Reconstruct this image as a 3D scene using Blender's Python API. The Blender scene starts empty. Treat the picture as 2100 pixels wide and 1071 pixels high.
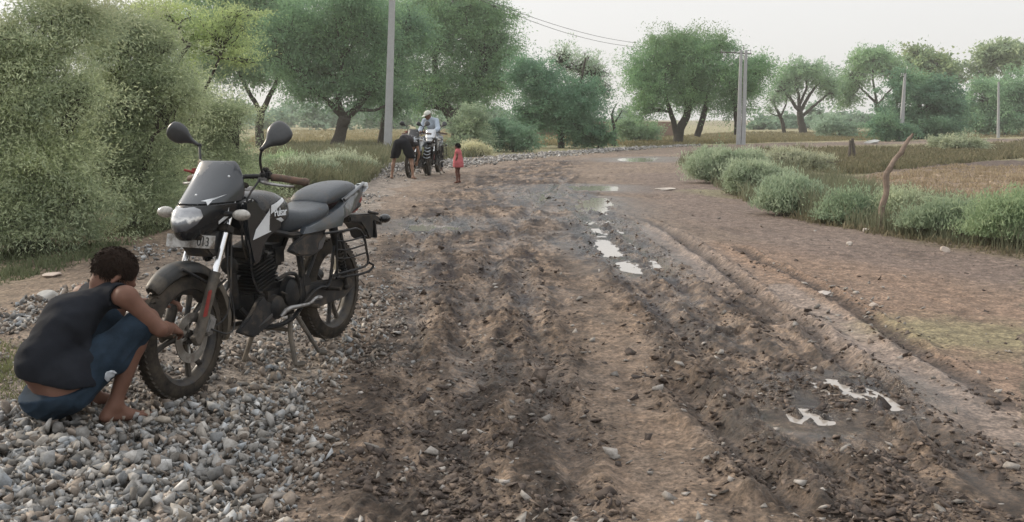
import bpy, bmesh, math, random
import numpy as np
from mathutils import Vector, Matrix

# ------------------------------------------------------------------ camera
FPX, HZ, CH = 2000.0, 240.0, 1.35          # focal length in photo pixels, horizon row, camera height
PITCH = math.atan((535.5 - HZ) / FPX)
sc = bpy.context.scene
cam_d = bpy.data.cameras.new('camera'); cam = bpy.data.objects.new('camera', cam_d)
sc.collection.objects.link(cam); sc.camera = cam
cam.location = (0, 0, CH); cam.rotation_euler = (math.pi/2 - PITCH, 0, 0)
cam_d.sensor_width = 36; cam_d.lens = 36 * FPX / 2100; cam_d.clip_start = .05; cam_d.clip_end = 3000

# ------------------------------------------------------------------ world, sun, exposure
SUN_EL, SUN_AZ = math.radians(24), math.radians(-58)      # azimuth from +Y towards +X: sun low on the left, beyond the trees
w = bpy.data.worlds.new('World'); sc.world = w; w.use_nodes = True
nt = w.node_tree; nt.nodes.clear()
wo = nt.nodes.new('ShaderNodeOutputWorld'); bg = nt.nodes.new('ShaderNodeBackground')
sk = nt.nodes.new('ShaderNodeTexSky'); sk.sky_type = 'NISHITA'; sk.sun_disc = False
sk.sun_elevation = SUN_EL; sk.sun_rotation = SUN_AZ; sk.dust_density = 6; sk.air_density = 1.2; sk.ozone_density = 1
hs = nt.nodes.new('ShaderNodeHueSaturation'); hs.inputs['Saturation'].default_value = .25
mx = nt.nodes.new('ShaderNodeMix'); mx.data_type = 'RGBA'; mx.inputs['Factor'].default_value = .80
tc = nt.nodes.new('ShaderNodeTexCoord'); sx = nt.nodes.new('ShaderNodeSeparateXYZ'); cr = nt.nodes.new('ShaderNodeValToRGB')   # overcast: brighter overhead than at the horizon
nt.links.new(tc.outputs['Generated'], sx.inputs[0]); nt.links.new(sx.outputs['Z'], cr.inputs['Fac'])
for e, (p, c) in zip([cr.color_ramp.elements[0], cr.color_ramp.elements[1], cr.color_ramp.elements.new(.5)], [(.0, (.55, .548, .54)), (1., (1, 1, 1)), (.28, (.56, .565, .575))]):
    e.position = p; e.color = (*c, 1)
ml = nt.nodes.new('ShaderNodeVectorMath'); ml.operation = 'SCALE'; ml.inputs['Scale'].default_value = 15.5
nt.links.new(cr.outputs[0], ml.inputs[0]); nt.links.new(ml.outputs[0], mx.inputs['B'])
nt.links.new(sk.outputs[0], hs.inputs['Color']); nt.links.new(hs.outputs[0], mx.inputs['A'])
nt.links.new(mx.outputs['Result'], bg.inputs[0]); bg.inputs[1].default_value = .1
nt.links.new(bg.outputs[0], wo.inputs[0])
sun_d = bpy.data.lights.new('sun', 'SUN'); sun_d.energy = 2.6; sun_d.angle = math.radians(9); sun_d.color = (1, .86, .68)
sun = bpy.data.objects.new('sun', sun_d); sc.collection.objects.link(sun)
sd = Vector((math.sin(SUN_AZ)*math.cos(SUN_EL), math.cos(SUN_AZ)*math.cos(SUN_EL), math.sin(SUN_EL)))
sun.rotation_euler = sd.to_track_quat('Z', 'Y').to_euler(); sun.location = (0, 0, 30)
sc.view_settings.view_transform = 'Standard'; sc.view_settings.look = 'None'
sc.view_settings.exposure = 0.32; sc.view_settings.gamma = 1
sc.cycles.volume_bounces = 0; sc.cycles.max_bounces = 6; sc.cycles.transparent_max_bounces = 6
sc.cycles.use_denoising = True; sc.cycles.use_adaptive_sampling = False

# ------------------------------------------------------------------ helpers
R = math.radians
rng = np.random.default_rng(7); random.seed(7)
def drop(y): return -0.8 * (1 - np.exp(-(np.maximum(0, np.asarray(y, float) - 7) / 55)**2))   # land falls gently away
def ray(px, py):
    cx, cy = (px - 1050) / FPX, (535.5 - py) / FPX
    return Vector((cx, math.cos(PITCH) + cy*math.sin(PITCH), -math.sin(PITCH) + cy*math.cos(PITCH)))
def at(px, py, z=0.0):
    """ground point under a photo pixel"""
    d = ray(px, py); t = 1.0
    lo, hi = .5, 900.
    f = lambda t: CH + d.z*t - (float(drop(d.y*t)) + z)
    if f(hi) > 0: hi = 900; return Vector((d.x*300, d.y*300, float(drop(300))))
    for _ in range(50):
        m = (lo + hi)/2
        if f(m) > 0: lo = m
        else: hi = m
    return Vector((d.x*lo, d.y*lo, CH + d.z*lo))
def at_y(px, py, y):
    d = ray(px, py); t = y/d.y; return Vector((d.x*t, y, CH + d.z*t))
def link(o, parent=None):
    sc.collection.objects.link(o)
    if parent: o.parent = parent
    return o
def tag(o, label=None, cat=None, group=None, kind=None):
    if label: o['label'] = label
    if cat: o['category'] = cat
    if group: o['group'] = group
    if kind: o['kind'] = kind
    return o
def empty(name, loc=(0, 0, 0), rz=0, label=None, cat=None, group=None):
    o = bpy.data.objects.new(name, None); link(o); o.location = loc; o.rotation_euler = (0, 0, rz)
    o.empty_display_size = .1
    return tag(o, label, cat, group)
def mesh_np(name, V, F, mat=None, parent=None, smooth=False, cols=None, mats=None, fmat=None):
    """V (n,3), F (m,k) equal-length faces -> one object"""
    V = np.asarray(V, np.float32); F = np.asarray(F, np.int32)
    me = bpy.data.meshes.new(name); n, k = F.shape
    me.vertices.add(len(V)); me.vertices.foreach_set('co', V.ravel())
    me.loops.add(n*k); me.loops.foreach_set('vertex_index', F.ravel())
    me.polygons.add(n); me.polygons.foreach_set('loop_start', np.arange(0, n*k, k, dtype=np.int32))
    me.polygons.foreach_set('loop_total', np.full(n, k, np.int32))
    if smooth: me.polygons.foreach_set('use_smooth', np.ones(n, bool))
    for m in (mats or ([mat] if mat else [])): me.materials.append(m)
    if fmat is not None: me.polygons.foreach_set('material_index', np.asarray(fmat, np.int32))
    if cols is not None:
        for nm, c in cols.items():
            c = np.asarray(c, np.float32)
            if c.ndim == 1:
                a = me.attributes.new(nm, 'FLOAT', 'POINT'); a.data.foreach_set('value', c)
            else:
                a = me.attributes.new(nm, 'FLOAT_COLOR', 'POINT')
                a.data.foreach_set('color', np.c_[c, np.ones(len(c))].astype(np.float32).ravel())
    me.update(); me.validate()
    o = bpy.data.objects.new(name, me); return link(o, parent)

# noise -----------------------------------------------------------
_perm = np.random.default_rng(3).permutation(1024)
_gr = np.random.default_rng(4).uniform(0, 2*np.pi, 1024); _gx, _gy = np.cos(_gr), np.sin(_gr)
_rv = np.random.default_rng(5).random((1024, 3))
def _h(i, j): return _perm[(_perm[i & 1023] + j) & 1023]
def noise(x, y):
    i = np.floor(x).astype(np.int64); j = np.floor(y).astype(np.int64); fx, fy = x - i, y - j
    u, v = fx*fx*fx*(fx*(fx*6-15)+10), fy*fy*fy*(fy*(fy*6-15)+10)
    def d(a, b):
        h = _h(i+a, j+b); return _gx[h]*(fx-a) + _gy[h]*(fy-b)
    return 1.41*((d(0,0)*(1-u)+d(1,0)*u)*(1-v) + (d(0,1)*(1-u)+d(1,1)*u)*v)
def fbm(x, y, o=4, g=.5, l=2.03):
    s = 0; a = 1; t = 0
    for k in range(o): s = s + a*noise(x + 17.3*k, y - 9.1*k); t += a; a *= g; x, y = x*l, y*l
    return s/t
def cell(x, y):
    """worley: distance to nearest feature, and that cell's random value"""
    i = np.floor(x).astype(np.int64); j = np.floor(y).astype(np.int64)
    best = np.full(x.shape, 9.); val = np.zeros(x.shape)
    for a in (-1, 0, 1):
        for b in (-1, 0, 1):
            h = _h(i+a, j+b); dx = i+a+_rv[h, 0]-x; dy = j+b+_rv[h, 1]-y; dd = dx*dx+dy*dy
            m = dd < best; best = np.where(m, dd, best); val = np.where(m, _rv[h, 2], val)
    return np.sqrt(best), val
def sstep(a, b, x): t = np.clip((x-a)/(b-a), 0, 1); return t*t*(3-2*t)
def poly_dist(X, Y, pts, closed=False):
    """distance to a polyline, and 0..1 position along it"""
    D = np.full(X.shape, 1e9); T = np.zeros(X.shape); n = len(pts)
    for k in range(n if closed else n-1):
        ax, ay = pts[k][0], pts[k][1]; bx, by = pts[(k+1) % n][0], pts[(k+1) % n][1]
        ux, uy = bx-ax, by-ay; L = ux*ux+uy*uy+1e-12
        t = np.clip(((X-ax)*ux+(Y-ay)*uy)/L, 0, 1); d = np.hypot(X-ax-t*ux, Y-ay-t*uy)
        m = d < D; D = np.where(m, d, D); T = np.where(m, (k+t)/(n-1), T)
    return D, T
def inside(X, Y, pts):
    c = np.zeros(X.shape, bool); n = len(pts)
    for k in range(n):
        x1, y1 = pts[k][0], pts[k][1]; x2, y2 = pts[(k+1) % n][0], pts[(k+1) % n][1]
        if y1 == y2: continue
        m = ((y1 > Y) != (y2 > Y)) & (X < (x2-x1)*(Y-y1)/(y2-y1)+x1); c ^= m
    return c

# materials --------------------------------------------------------
class NM:
    """small node-tree helper"""
    def __init__(s, name):
        s.m = bpy.data.materials.new(name); s.m.use_nodes = True; s.t = s.m.node_tree
        s.p = s.t.nodes['Principled BSDF']; s.o = s.t.nodes['Material Output']
    def n(s, kind, **kw):
        nd = s.t.nodes.new('ShaderNode'+kind)
        for k, v in kw.items():
            if k in nd.inputs.keys(): nd.inputs[k].default_value = v
            else: setattr(nd, k, v)
        return nd
    def l(s, a, b): s.t.links.new(a, b)
    def noise(s, scale, detail=4, rough=.6, coord='Object'):
        tc = s.n('TexCoord'); nz = s.n('TexNoise', Scale=scale, Detail=detail, Roughness=rough)
        s.l(tc.outputs[coord], nz.inputs['Vector']); return nz.outputs['Fac']
    def ramp(s, fac, stops):
        r = s.n('ValToRGB'); e = r.color_ramp.elements
        while len(e) < len(stops): e.new(.5)
        for q, (p, c) in zip(e, stops): q.position = p; q.color = (*c, 1) if len(c) == 3 else c
        s.l(fac, r.inputs['Fac']); return r.outputs['Color']
    def mix(s, fac, a, b, blend='MIX'):
        m = s.n('Mix', data_type='RGBA', blend_type=blend)
        for sock, v in (('Factor', fac), ('A', a), ('B', b)):
            if isinstance(v, (int, float)): m.inputs[sock].default_value = v
            elif isinstance(v, tuple): m.inputs[sock].default_value = (*v, 1)
            else: s.l(v, m.inputs[sock])
        return m.outputs['Result']
    def bump(s, h, strength=.5, dist=.01):
        b = s.n('Bump', Strength=strength, Distance=dist); s.l(h, b.inputs['Height']); s.l(b.outputs[0], s.p.inputs['Normal'])
    def set(s, **kw):
        for k, v in kw.items():
            k = k.replace('_', ' ')
            if isinstance(v, tuple): v = (*v, 1) if len(v) == 3 else v
            if hasattr(v, 'links') or hasattr(v, 'is_linked'): s.l(v, s.p.inputs[k])
            else: s.p.inputs[k].default_value = v
        return s.m
def simple(name, col, rough=.6, metal=0, var=.25, scale=30, bump=0, dirt=None, dirtamt=.4, coat=0, spec=.5):
    """painted / plastic / cloth surface with a little unevenness, and dried mud where dirt is given"""
    q = NM(name); f = q.noise(scale, 5)
    c = q.ramp(f, [(.25, tuple(max(0, x*(1-var)) for x in col)), (.75, tuple(min(1, x*(1+var)) for x in col))])
    rg = None
    if dirt:
        f2 = q.noise(scale*.35, 6, .7)
        m = q.n('MapRange'); m.inputs['From Min'].default_value = .62-dirtamt*.45; m.inputs['From Max'].default_value = .78-dirtamt*.3
        q.l(f2, m.inputs['Value']); c = q.mix(m.outputs[0], c, dirt)
        r = q.n('MapRange'); r.inputs['To Min'].default_value = rough; r.inputs['To Max'].default_value = .9
        q.l(m.outputs[0], r.inputs['Value']); rg = r.outputs[0]
        mm = q.n('MapRange'); mm.inputs['To Min'].default_value = metal; mm.inputs['To Max'].default_value = 0
        q.l(m.outputs[0], mm.inputs['Value']); q.set(Metallic=mm.outputs[0])
    else: q.set(Metallic=metal)
    q.set(Base_Color=c, Roughness=rg if rg else rough)
    q.p.inputs['Coat Weight'].default_value = coat; q.p.inputs['Specular IOR Level'].default_value = spec
    if bump: q.bump(f, bump, .005)
    return q.m
# ------------------------------------------------------------------ the land: one height field, split into ground, road and field
def W(*pp): return [tuple(at(*p)[:2]) for p in pp]
LEFT = W((430,1071),(520,900),(620,800),(700,700),(740,600),(750,500),(775,430),(800,392),(880,362),(960,341),(1080,326),(1200,316),(1300,307),(1420,299),(1600,293),(1850,288),(2100,283))
RIGHT = W((2100,1071),(2100,800),(2100,640),(2100,530),(2000,516),(1880,497),(1800,478),(1700,460),(1620,440),(1540,412),(1470,380),(1420,352),(1400,332),(1430,318),(1560,308),(1700,301),(1900,296),(2100,291))
ROADPOLY = [(-.9, -3), (LEFT[0][0], 2.6)] + LEFT + [(60+LEFT[-1][0], 1.15*LEFT[-1][1]), (60+RIGHT[-1][0], 1.1*RIGHT[-1][1])] + RIGHT[::-1] + [(9, 8.2), (9, -3)]
FIELDPOLY = W((1660,400),(1760,420),(1900,445),(2100,462)) + [(40, 14), (60, 40)] + W((2140,322),(1960,326),(1800,345),(1720,365))
S = {}
def stroke(X, Y, pts, width, soft=.5, wig=0):
    """1 inside a stroke drawn along photo-traced ground points, width in metres"""
    P = W(*pts); d, t = poly_dist(X, Y, P)
    if np.ndim(width): wd = np.interp(t, np.linspace(0, 1, len(width)), width)
    else: wd = width
    n = fbm(X*2.3/max(.3, np.mean(wd)), Y*2.3/max(.3, np.mean(wd)), 3)*wig if wig else 0
    return 1 - sstep(1-soft, 1+soft, d/wd + n)
BANDS_DARK = [  # churned mud
    ([(1150,330),(1080,350),(1020,400),(980,470),(960,560),(940,680),(930,800),(930,930),(930,1071)], [.9,1.1,1.25,1.15,.9,.75,.6,.5,.45]),
    ([(1100,345),(1180,420),(1280,540),(1420,640),(1540,740),(1660,850),(1800,960),(1960,1071)], [.7,.6,.45,.5,.5,.5,.55,.55]),
    ([(1040,420),(1060,500),(1010,600),(1060,720)], [.4,.35,.3,.2]),
]
TRACKS = [  # photo-traced ruts: centre line, half width, depth
    ([(1300,440),(1380,480),(1450,530),(1560,612),(1650,665),(1730,742),(1850,860),(2000,985),(2100,1060)], .06, .05),
    ([(1490,500),(1600,555),(1700,600),(1800,660),(1900,735),(2000,800),(2100,862)], .055, .035),
    ([(1370,780),(1450,850),(1540,940),(1630,1060)], .07, .05),
    ([(880,430),(850,520),(850,640),(840,760),(850,900),(850,1071)], .10, .03),
    ([(1090,430),(1050,470),(1000,560),(960,700),(950,900),(960,1071)], .10, .035),
    ([(1180,420),(1290,560),(1420,700),(1560,830),(1750,1000),(1830,1071)], .10, .045),
    ([(1060,520),(1090,640),(1130,800),(1170,950),(1190,1071)], .06, .03),
    ([(1240,440),(1360,560),(1480,680),(1600,790),(1760,900),(1960,1060)], .09, .04),
    ([(1180,350),(1120,400),(1075,450)], .08, .03),
]
PUDDLES = [  # outline points on the photo, water level
    [(1215,490),(1238,486),(1262,494),(1285,512),(1292,524),(1262,526),(1240,512),(1222,505)],
    [(1290,546),(1318,542),(1330,556),(1322,564),(1300,560)],
    [(1190,412),(1225,408),(1250,432),(1245,447),(1212,432)],
    [(1205,452),(1240,450),(1262,462),(1225,467)],
    [(1165,384),(1245,384),(1250,391),(1170,391)],
    [(1612,812),(1660,818),(1690,850),(1650,858),(1615,838)],
    [(1684,798),(1720,800),(1780,828),(1812,850),(1780,850),(1725,824)],
    [(1690,872),(1722,868),(1738,890),(1705,892)],
    [(835,458),(925,462),(920,470),(845,470)],
    [(1280,326),(1345,324),(1340,330),(1285,331)],
    [(1226,470),(1250,468),(1262,478),(1238,482)],
    [(1640,862),(1668,864),(1676,880),(1650,878)],
    [(1800,792),(1830,806),(1838,824),(1812,812)],
    [(1100,395),(1120,385),(1128,392),(1106,412)],
]
PW = [W(*p) for p in PUDDLES]; PLV = []
def land(X, Y, full=True):
    """height and surface attributes at world points"""
    X = np.asarray(X, float); Y = np.asarray(Y, float)
    wob = .22*fbm(X*1.7, Y*1.7, 3)*np.clip(Y/8, .3, 3)
    onroad = inside(X+wob, Y+wob*.6, ROADPOLY); near = 1 - sstep(25, 70, Y)
    dL, _ = poly_dist(X+wob, Y+wob*.6, LEFT); dR, _ = poly_dist(X+wob, Y+wob*.6, RIGHT)
    infield = inside(X, Y, FIELDPOLY)
    z = drop(Y) + .05*fbm(X*.35, Y*.35, 3) + .02*fbm(X*1.6+9, Y*1.6, 3)
    dark = np.zeros(X.shape)
    for pts, wd in BANDS_DARK: dark = np.maximum(dark, stroke(X, Y, pts, wd, .55, .45))
    dark = np.clip(dark + .25*sstep(.15, .5, fbm(X*1.1+5, Y*.8, 3)), 0, 1) * onroad
    wob2 = .12*fbm(X*2, Y*2, 3); tr = np.zeros(X.shape); rut = np.zeros(X.shape)
    for pts, wd, dp in TRACKS:
        P = W(*pts); d, t = poly_dist(X + wob2*.4, Y + wob2*.4, P); f = sstep(0, .06, t)*(1-sstep(.94, 1, t))
        q = d/wd; rut += f*dp*(-np.exp(-q*q*1.2) + .75*np.exp(-(q-2.0)**2*2.5)*(1+.9*fbm(X*9, Y*9, 2)))
        tr = np.maximum(tr, f*np.exp(-q*q*.5))
    rut *= onroad*near
    # clods: lumps of several sizes, strongest in the dark bands
    c1, v1 = cell(X*7+.9*noise(X*5, Y*5), Y*6); c2, v2 = cell(X*17, Y*15+noise(X*8, Y*8)); c3, v3 = cell(X*34, Y*30)
    lump = .030*np.clip(.55-c1, 0, 1)*v1*2 + .022*np.clip(.6-c2, 0, 1)*v2**.5*1.6 + .008*np.clip(.6-c3, 0, 1)*v3
    rough = fbm(X*3.1, Y*2.6, 5, .6)
    lat = X - np.interp(Y, [p[1] for p in LEFT], [p[0] for p in LEFT]) + .10*fbm(X*1.1, Y*1.1, 2); stk = fbm(lat*5.5+3, Y*.55, 4, .6); n_s = fbm(X*22, Y*20, 3, .6); flat = sstep(-.25, .25, fbm(X*1.4+2, Y*1.2, 3))
    ed = sstep(.05, .5, np.minimum(dL, dR))
    z = z + ed*onroad*near*(dark*(lump*(.75+.75*flat) + .012*rough + .012*n_s + .026*stk) + (1-dark)*(.22*lump + .006*rough + .004*n_s + .013*stk) + (tr*.5*lump)*(1-dark)) + rut*.85*ed
    # puddle hollows
    wet = np.zeros(X.shape)
    for k, P in enumerate(PW):
        d, _ = poly_dist(X, Y, P, True); s = inside(X, Y, P); sd_ = np.where(s, -d, d); sc_ = .03+.01*np.mean([p[1] for p in P])
        if k >= len(PLV): continue
        lv = PLV[k]; hol = 1 - sstep(-1.2*sc_, .9*sc_, sd_ + .8*sc_*n_s); z = z*(1-hol) + hol*(lv - .020 + .038*np.abs(fbm(X*6, Y*6, 3)) + .020*n_s)
        rim = sstep(.5*sc_, 1.3*sc_, sd_)*(1-sstep(2.5*sc_, 5*sc_, sd_)); z = z + rim*np.maximum(0, lv+.008-z)
        wet = np.maximum(wet, 1 - sstep(0, 7*sc_, sd_ + .15*n_s))
    # shoulders and banks outside the road
    off = ~onroad; lft = off & (X+wob < np.interp(Y+wob*.6, [p[1] for p in LEFT], [p[0] for p in LEFT]))
    eL, eR = sstep(.15, .9, dL), sstep(.15, .9, dR)
    z = z + lft*(.05*eL*near - .12*sstep(1.6, 4, dL) + eL*.03*fbm(X*2, Y*2, 4)*near + eL*.4*lump*near)
    rgt = off & ~lft
    z = z + rgt*(.10*eR*(1-sstep(1.2, 2.6, dR)) - .12*sstep(1.5, 4, dR) + eR*.03*fbm(X*2, Y*2, 4))
    furrow = infield*.035*np.sin((X*.5+Y*.87)*9 + 2*noise(X*.8, Y*.8)); z = z + furrow*near
    if not full: return z
    # true surface colours
    n1 = fbm(X*.9, Y*.9, 4); n2 = fbm(X*4+3, Y*4, 4); n3 = fbm(X*14, Y*13, 4, .65)
    def L(a, b, t): return a*(1-t[..., None]) + np.asarray(b)*t[..., None]
    base = np.ones(X.shape+(3,))*np.array([.165, .125, .095])
    base = L(base, [.215, .17, .138], sstep(-.1, .5, n1)*.8); base = L(base, [.11, .083, .066], sstep(.05, .35, -stk+.5*n2)*.7)
    org = stroke(X, Y, [(1090,500),(1170,570),(1230,680),(1290,820),(1330,1071)], [.25,.45,.5,.4,.4], .6, .5)
    base = L(base, [.20, .142, .10], org*.55*sstep(-.35, .3, n2))
    pale = stroke(X, Y, [(1330,470),(1400,520),(1500,600),(1620,730)], [.3,.35,.3,.2], .5, .4)
    pale = np.maximum(pale, stroke(X, Y, [(1600,590),(1730,690),(1880,810),(2060,960)], [.15,.3,.36,.34], .4, .3))
    base = L(base, [.235, .19, .165], pale*.7)
    red = stroke(X, Y, [(1520,520),(1700,560),(1900,640),(2100,760)], [.8,1.2,1.2,.9], .6, .4)
    base = L(base, [.205, .137, .098], red*.65*(1-pale))
    drk = stroke(X, Y, [(1380,360),(1500,440),(1750,510),(2100,560)], [1.2,1.0,.9,.8], .6, .3)
    base = L(base, [.135, .102, .088], drk*.75)
    grn = stroke(X, Y, [(1950,680),(2040,690),(2110,700)], .5, .6, .5) + stroke(X, Y, [(1480,395),(1540,402)], .7, .5, .5)
    base = L(base, [.19, .185, .10], np.clip(grn, 0, 1)*.6)
    mud = np.ones(X.shape+(3,))*np.array([.080, .054, .038]); mud = L(mud, [.200, .145, .104], sstep(-.1, .35, .5*n2+.6*n3+.9*stk))
    mud = L(mud, [.034, .023, .017], sstep(.0, .22, -.5*n2-.9*stk+.5*n3))
    near_dark = 1-sstep(4.0, 7.5, Y)
    mud = L(mud, [.098, .076, .058], near_dark*.3)
    dk = np.clip(dark*1.1 + .15*dark*n3, 0, 1)
    col = L(base, [.06, .045, .038], sstep(.1, .8, tr*(.8+.6*n3))*.9*(1-.6*dk))
    col = col*(1-dk[..., None]) + mud*dk[..., None]
    hi = sstep(.0, .02, lump); col = col*(1-.18*(hi*dk)[..., None])
    # loose gravel dust left of the road
    ls = np.ones(X.shape+(3,))*np.array([.20, .17, .145]); ls = L(ls, [.155, .115, .085], sstep(.9, 2.2, dL)); ls = L(ls, [.12, .125, .06], sstep(2.2, 5, dL)*(.5+.5*sstep(-.2, .3, n2)))
    ls = L(ls, [.23, .21, .115], sstep(30, 60, Y))
    rs = np.ones(X.shape+(3,))*np.array([.14, .11, .08]); rs = L(rs, [.17, .16, .085], sstep(.2, 2, dR)*(.5+.5*sstep(-.2, .3, n2)))
    rs = L(rs, [.20, .18, .10], sstep(45, 90, Y))
    col = np.where(lft[..., None], ls, col); col = np.where(rgt[..., None], rs, col)
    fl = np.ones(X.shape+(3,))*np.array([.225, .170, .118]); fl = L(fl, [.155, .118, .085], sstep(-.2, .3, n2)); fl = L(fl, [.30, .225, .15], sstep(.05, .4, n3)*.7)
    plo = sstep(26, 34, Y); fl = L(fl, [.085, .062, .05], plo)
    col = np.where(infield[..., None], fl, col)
    col *= (1 + .55*n3 + .15*n2)[..., None]
    col = col*(1-.45*wet[..., None]*onroad[..., None])
    rgh = .90 - .36*dk*sstep(-.25, .4, n1+.4*n2) - .55*wet - .25*tr*dk - .12*pale
    return z, np.clip(col, .02, .6), np.clip(rgh, .12, 1), onroad, infield
def hgt(x, y): return float(land(np.array([x]), np.array([y]), False)[0])
def put(px, py, dz=0):
    p = at(px, py); return Vector((p.x, p.y, hgt(p.x, p.y) + dz))

# water level of each puddle, from the ground around it
_l = [float(np.percentile(zz_, 40)) for zz_ in [(PLV.clear(), land(np.array([p[0] for p in P]), np.array([p[1] for p in P]), False))[1] for P in PW]]; PLV += [v - .004 for v in _l]
# grid: fine near the road's foreground, coarser with distance
NR, NC = 900, 1000
inv = np.linspace(1/2.75, 1/75., NR); ys = 1/inv
ys = np.r_[[-60, -20, -6, 0, 1.5, 2.3], ys, np.geomspace(80, 650, 30)]
u = np.linspace(-1, 1, NC); ex = np.array([1.1, 1.3, 1.7, 2.4, 4, 8, 16, 40]); u = np.r_[-ex[::-1], u, ex]
half = np.maximum(ys, 0)*.62 + 1.1
GX = np.clip(u[None, :]*half[:, None], -660, 660) + u[None, :]*.001; GY = np.repeat(ys[:, None], len(u), 1)
z, col, rgh, onroad, infield = land(GX, GY)
nr, nc = GX.shape
idx = np.arange(nr*nc).reshape(nr, nc)
Fq = np.stack([idx[:-1, :-1], idx[:-1, 1:], idx[1:, 1:], idx[1:, :-1]], -1).reshape(-1, 4)
V = np.c_[GX.ravel(), GY.ravel(), z.ravel()]
rf = onroad[:-1, :-1].ravel(); ff = infield[:-1, :-1].ravel() & ~rf
def earth(name, bumpd, grain=1.0):
    q = NM(name)
    a = q.n('Attribute', attribute_name='Col'); r = q.n('Attribute', attribute_name='Rgh')
    tc = q.n('TexCoord'); n1 = q.n('TexNoise', Scale=45.0*grain, Detail=8.0, Roughness=.68); n2 = q.n('TexNoise', Scale=9.0*grain, Detail=6.0, Roughness=.6)
    v = q.n('TexVoronoi', Scale=28.0*grain); v.feature = 'F1'
    for x in (n1, n2, v): q.l(tc.outputs['Object'], x.inputs['Vector'])
    c1 = q.ramp(n1.outputs['Fac'], [(.36, (.45, .44, .43)), (.5, (1, 1, 1)), (.64, (1.65, 1.62, 1.58))])
    c2 = q.ramp(n2.outputs['Fac'], [(.36, (.68, .67, .66)), (.64, (1.3, 1.3, 1.3))])
    c = q.mix(1.0, a.outputs['Color'], c1, 'MULTIPLY'); c = q.mix(1.0, c, c2, 'MULTIPLY')
    pb = q.ramp(v.outputs['Distance'], [(.10, (1, 1, 1)), (.2, (0, 0, 0))]); sel = q.ramp(v.outputs['Color'], [(.80, (0, 0, 0)), (.84, (1, 1, 1))])
    pm = q.mix(1.0, pb, sel, 'MULTIPLY'); c = q.mix(pm, c, (.27, .245, .22))      # small pebbles pressed into the soil
    rr = q.n('Math', operation='MULTIPLY_ADD'); q.l(n1.outputs['Fac'], rr.inputs[0]); rr.inputs[1].default_value = .3
    rs = q.n('Math', operation='SUBTRACT'); q.l(r.outputs['Fac'], rs.inputs[0]); rs.inputs[1].default_value = .15; q.l(rs.outputs[0], rr.inputs[2])
    hh = q.n('Math', operation='ADD'); q.l(n1.outputs['Fac'], hh.inputs[0]); q.l(n2.outputs['Fac'], hh.inputs[1])
    q.set(Base_Color=c, Roughness=rr.outputs[0]); q.bump(hh.outputs[0], .9, bumpd); q.p.inputs['Specular IOR Level'].default_value = .45; return q.m
m_road, m_ground, m_field = earth('wet_mud', .02), earth('dry_earth', .02, .8), earth('stubble_soil', .03, .6)
for nm, sel, m in (('road', rf, m_road), ('field', ff, m_field), ('ground', ~(rf | ff), m_ground)):
    f = Fq[sel]; used, invx = np.unique(f.ravel(), return_inverse=True)
    o = mesh_np(nm, V[used], invx.reshape(-1, 4), m, smooth=True, cols={'Col': col.reshape(-1, 3)[used], 'Rgh': rgh.ravel()[used]})
    tag(o, kind='structure')
del V, Fq, z, col

# puddle water: level sheets lying in the hollows
qw = NM('muddy_water'); qw.set(Base_Color=(.30, .27, .24), Roughness=.05, IOR=1.5)
qw.p.inputs['Specular IOR Level'].default_value = 1.0
qw.bump(qw.noise(14, 3), .06, .004)
for k, P in enumerate(PW):
    cx, cy = np.mean([p[0] for p in P]), np.mean([p[1] for p in P])
    ax = np.array([p[0] for p in P]); ay = np.array([p[1] for p in P])
    lv = PLV[k]; mg = 1.7*(.03+.01*cy)
    hs_ = .007*max(1, cy/3.2); gx = np.arange(ax.min()-mg, ax.max()+mg, hs_); gy = np.arange(ay.min()-mg, ay.max()+mg, hs_*2); QX, QY = np.meshgrid(gx, gy); d, _ = poly_dist(QX, QY, P, True); sd_ = np.where(inside(QX, QY, P), -d, d)
    ok = sd_ < .8*mg; ok = ok[:-1, :-1] & ok[1:, 1:] & ok[:-1, 1:] & ok[1:, :-1]; ix = np.arange(QX.size).reshape(QX.shape)
    f = np.stack([ix[:-1, :-1], ix[:-1, 1:], ix[1:, 1:], ix[1:, :-1]], -1)[ok]; used, iv = np.unique(f.ravel(), return_inverse=True)
    o = mesh_np('water', np.c_[QX.ravel()[used], QY.ravel()[used], np.full(len(used), lv)], iv.reshape(-1, 4), qw.m); tag(o, kind='structure')
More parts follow.
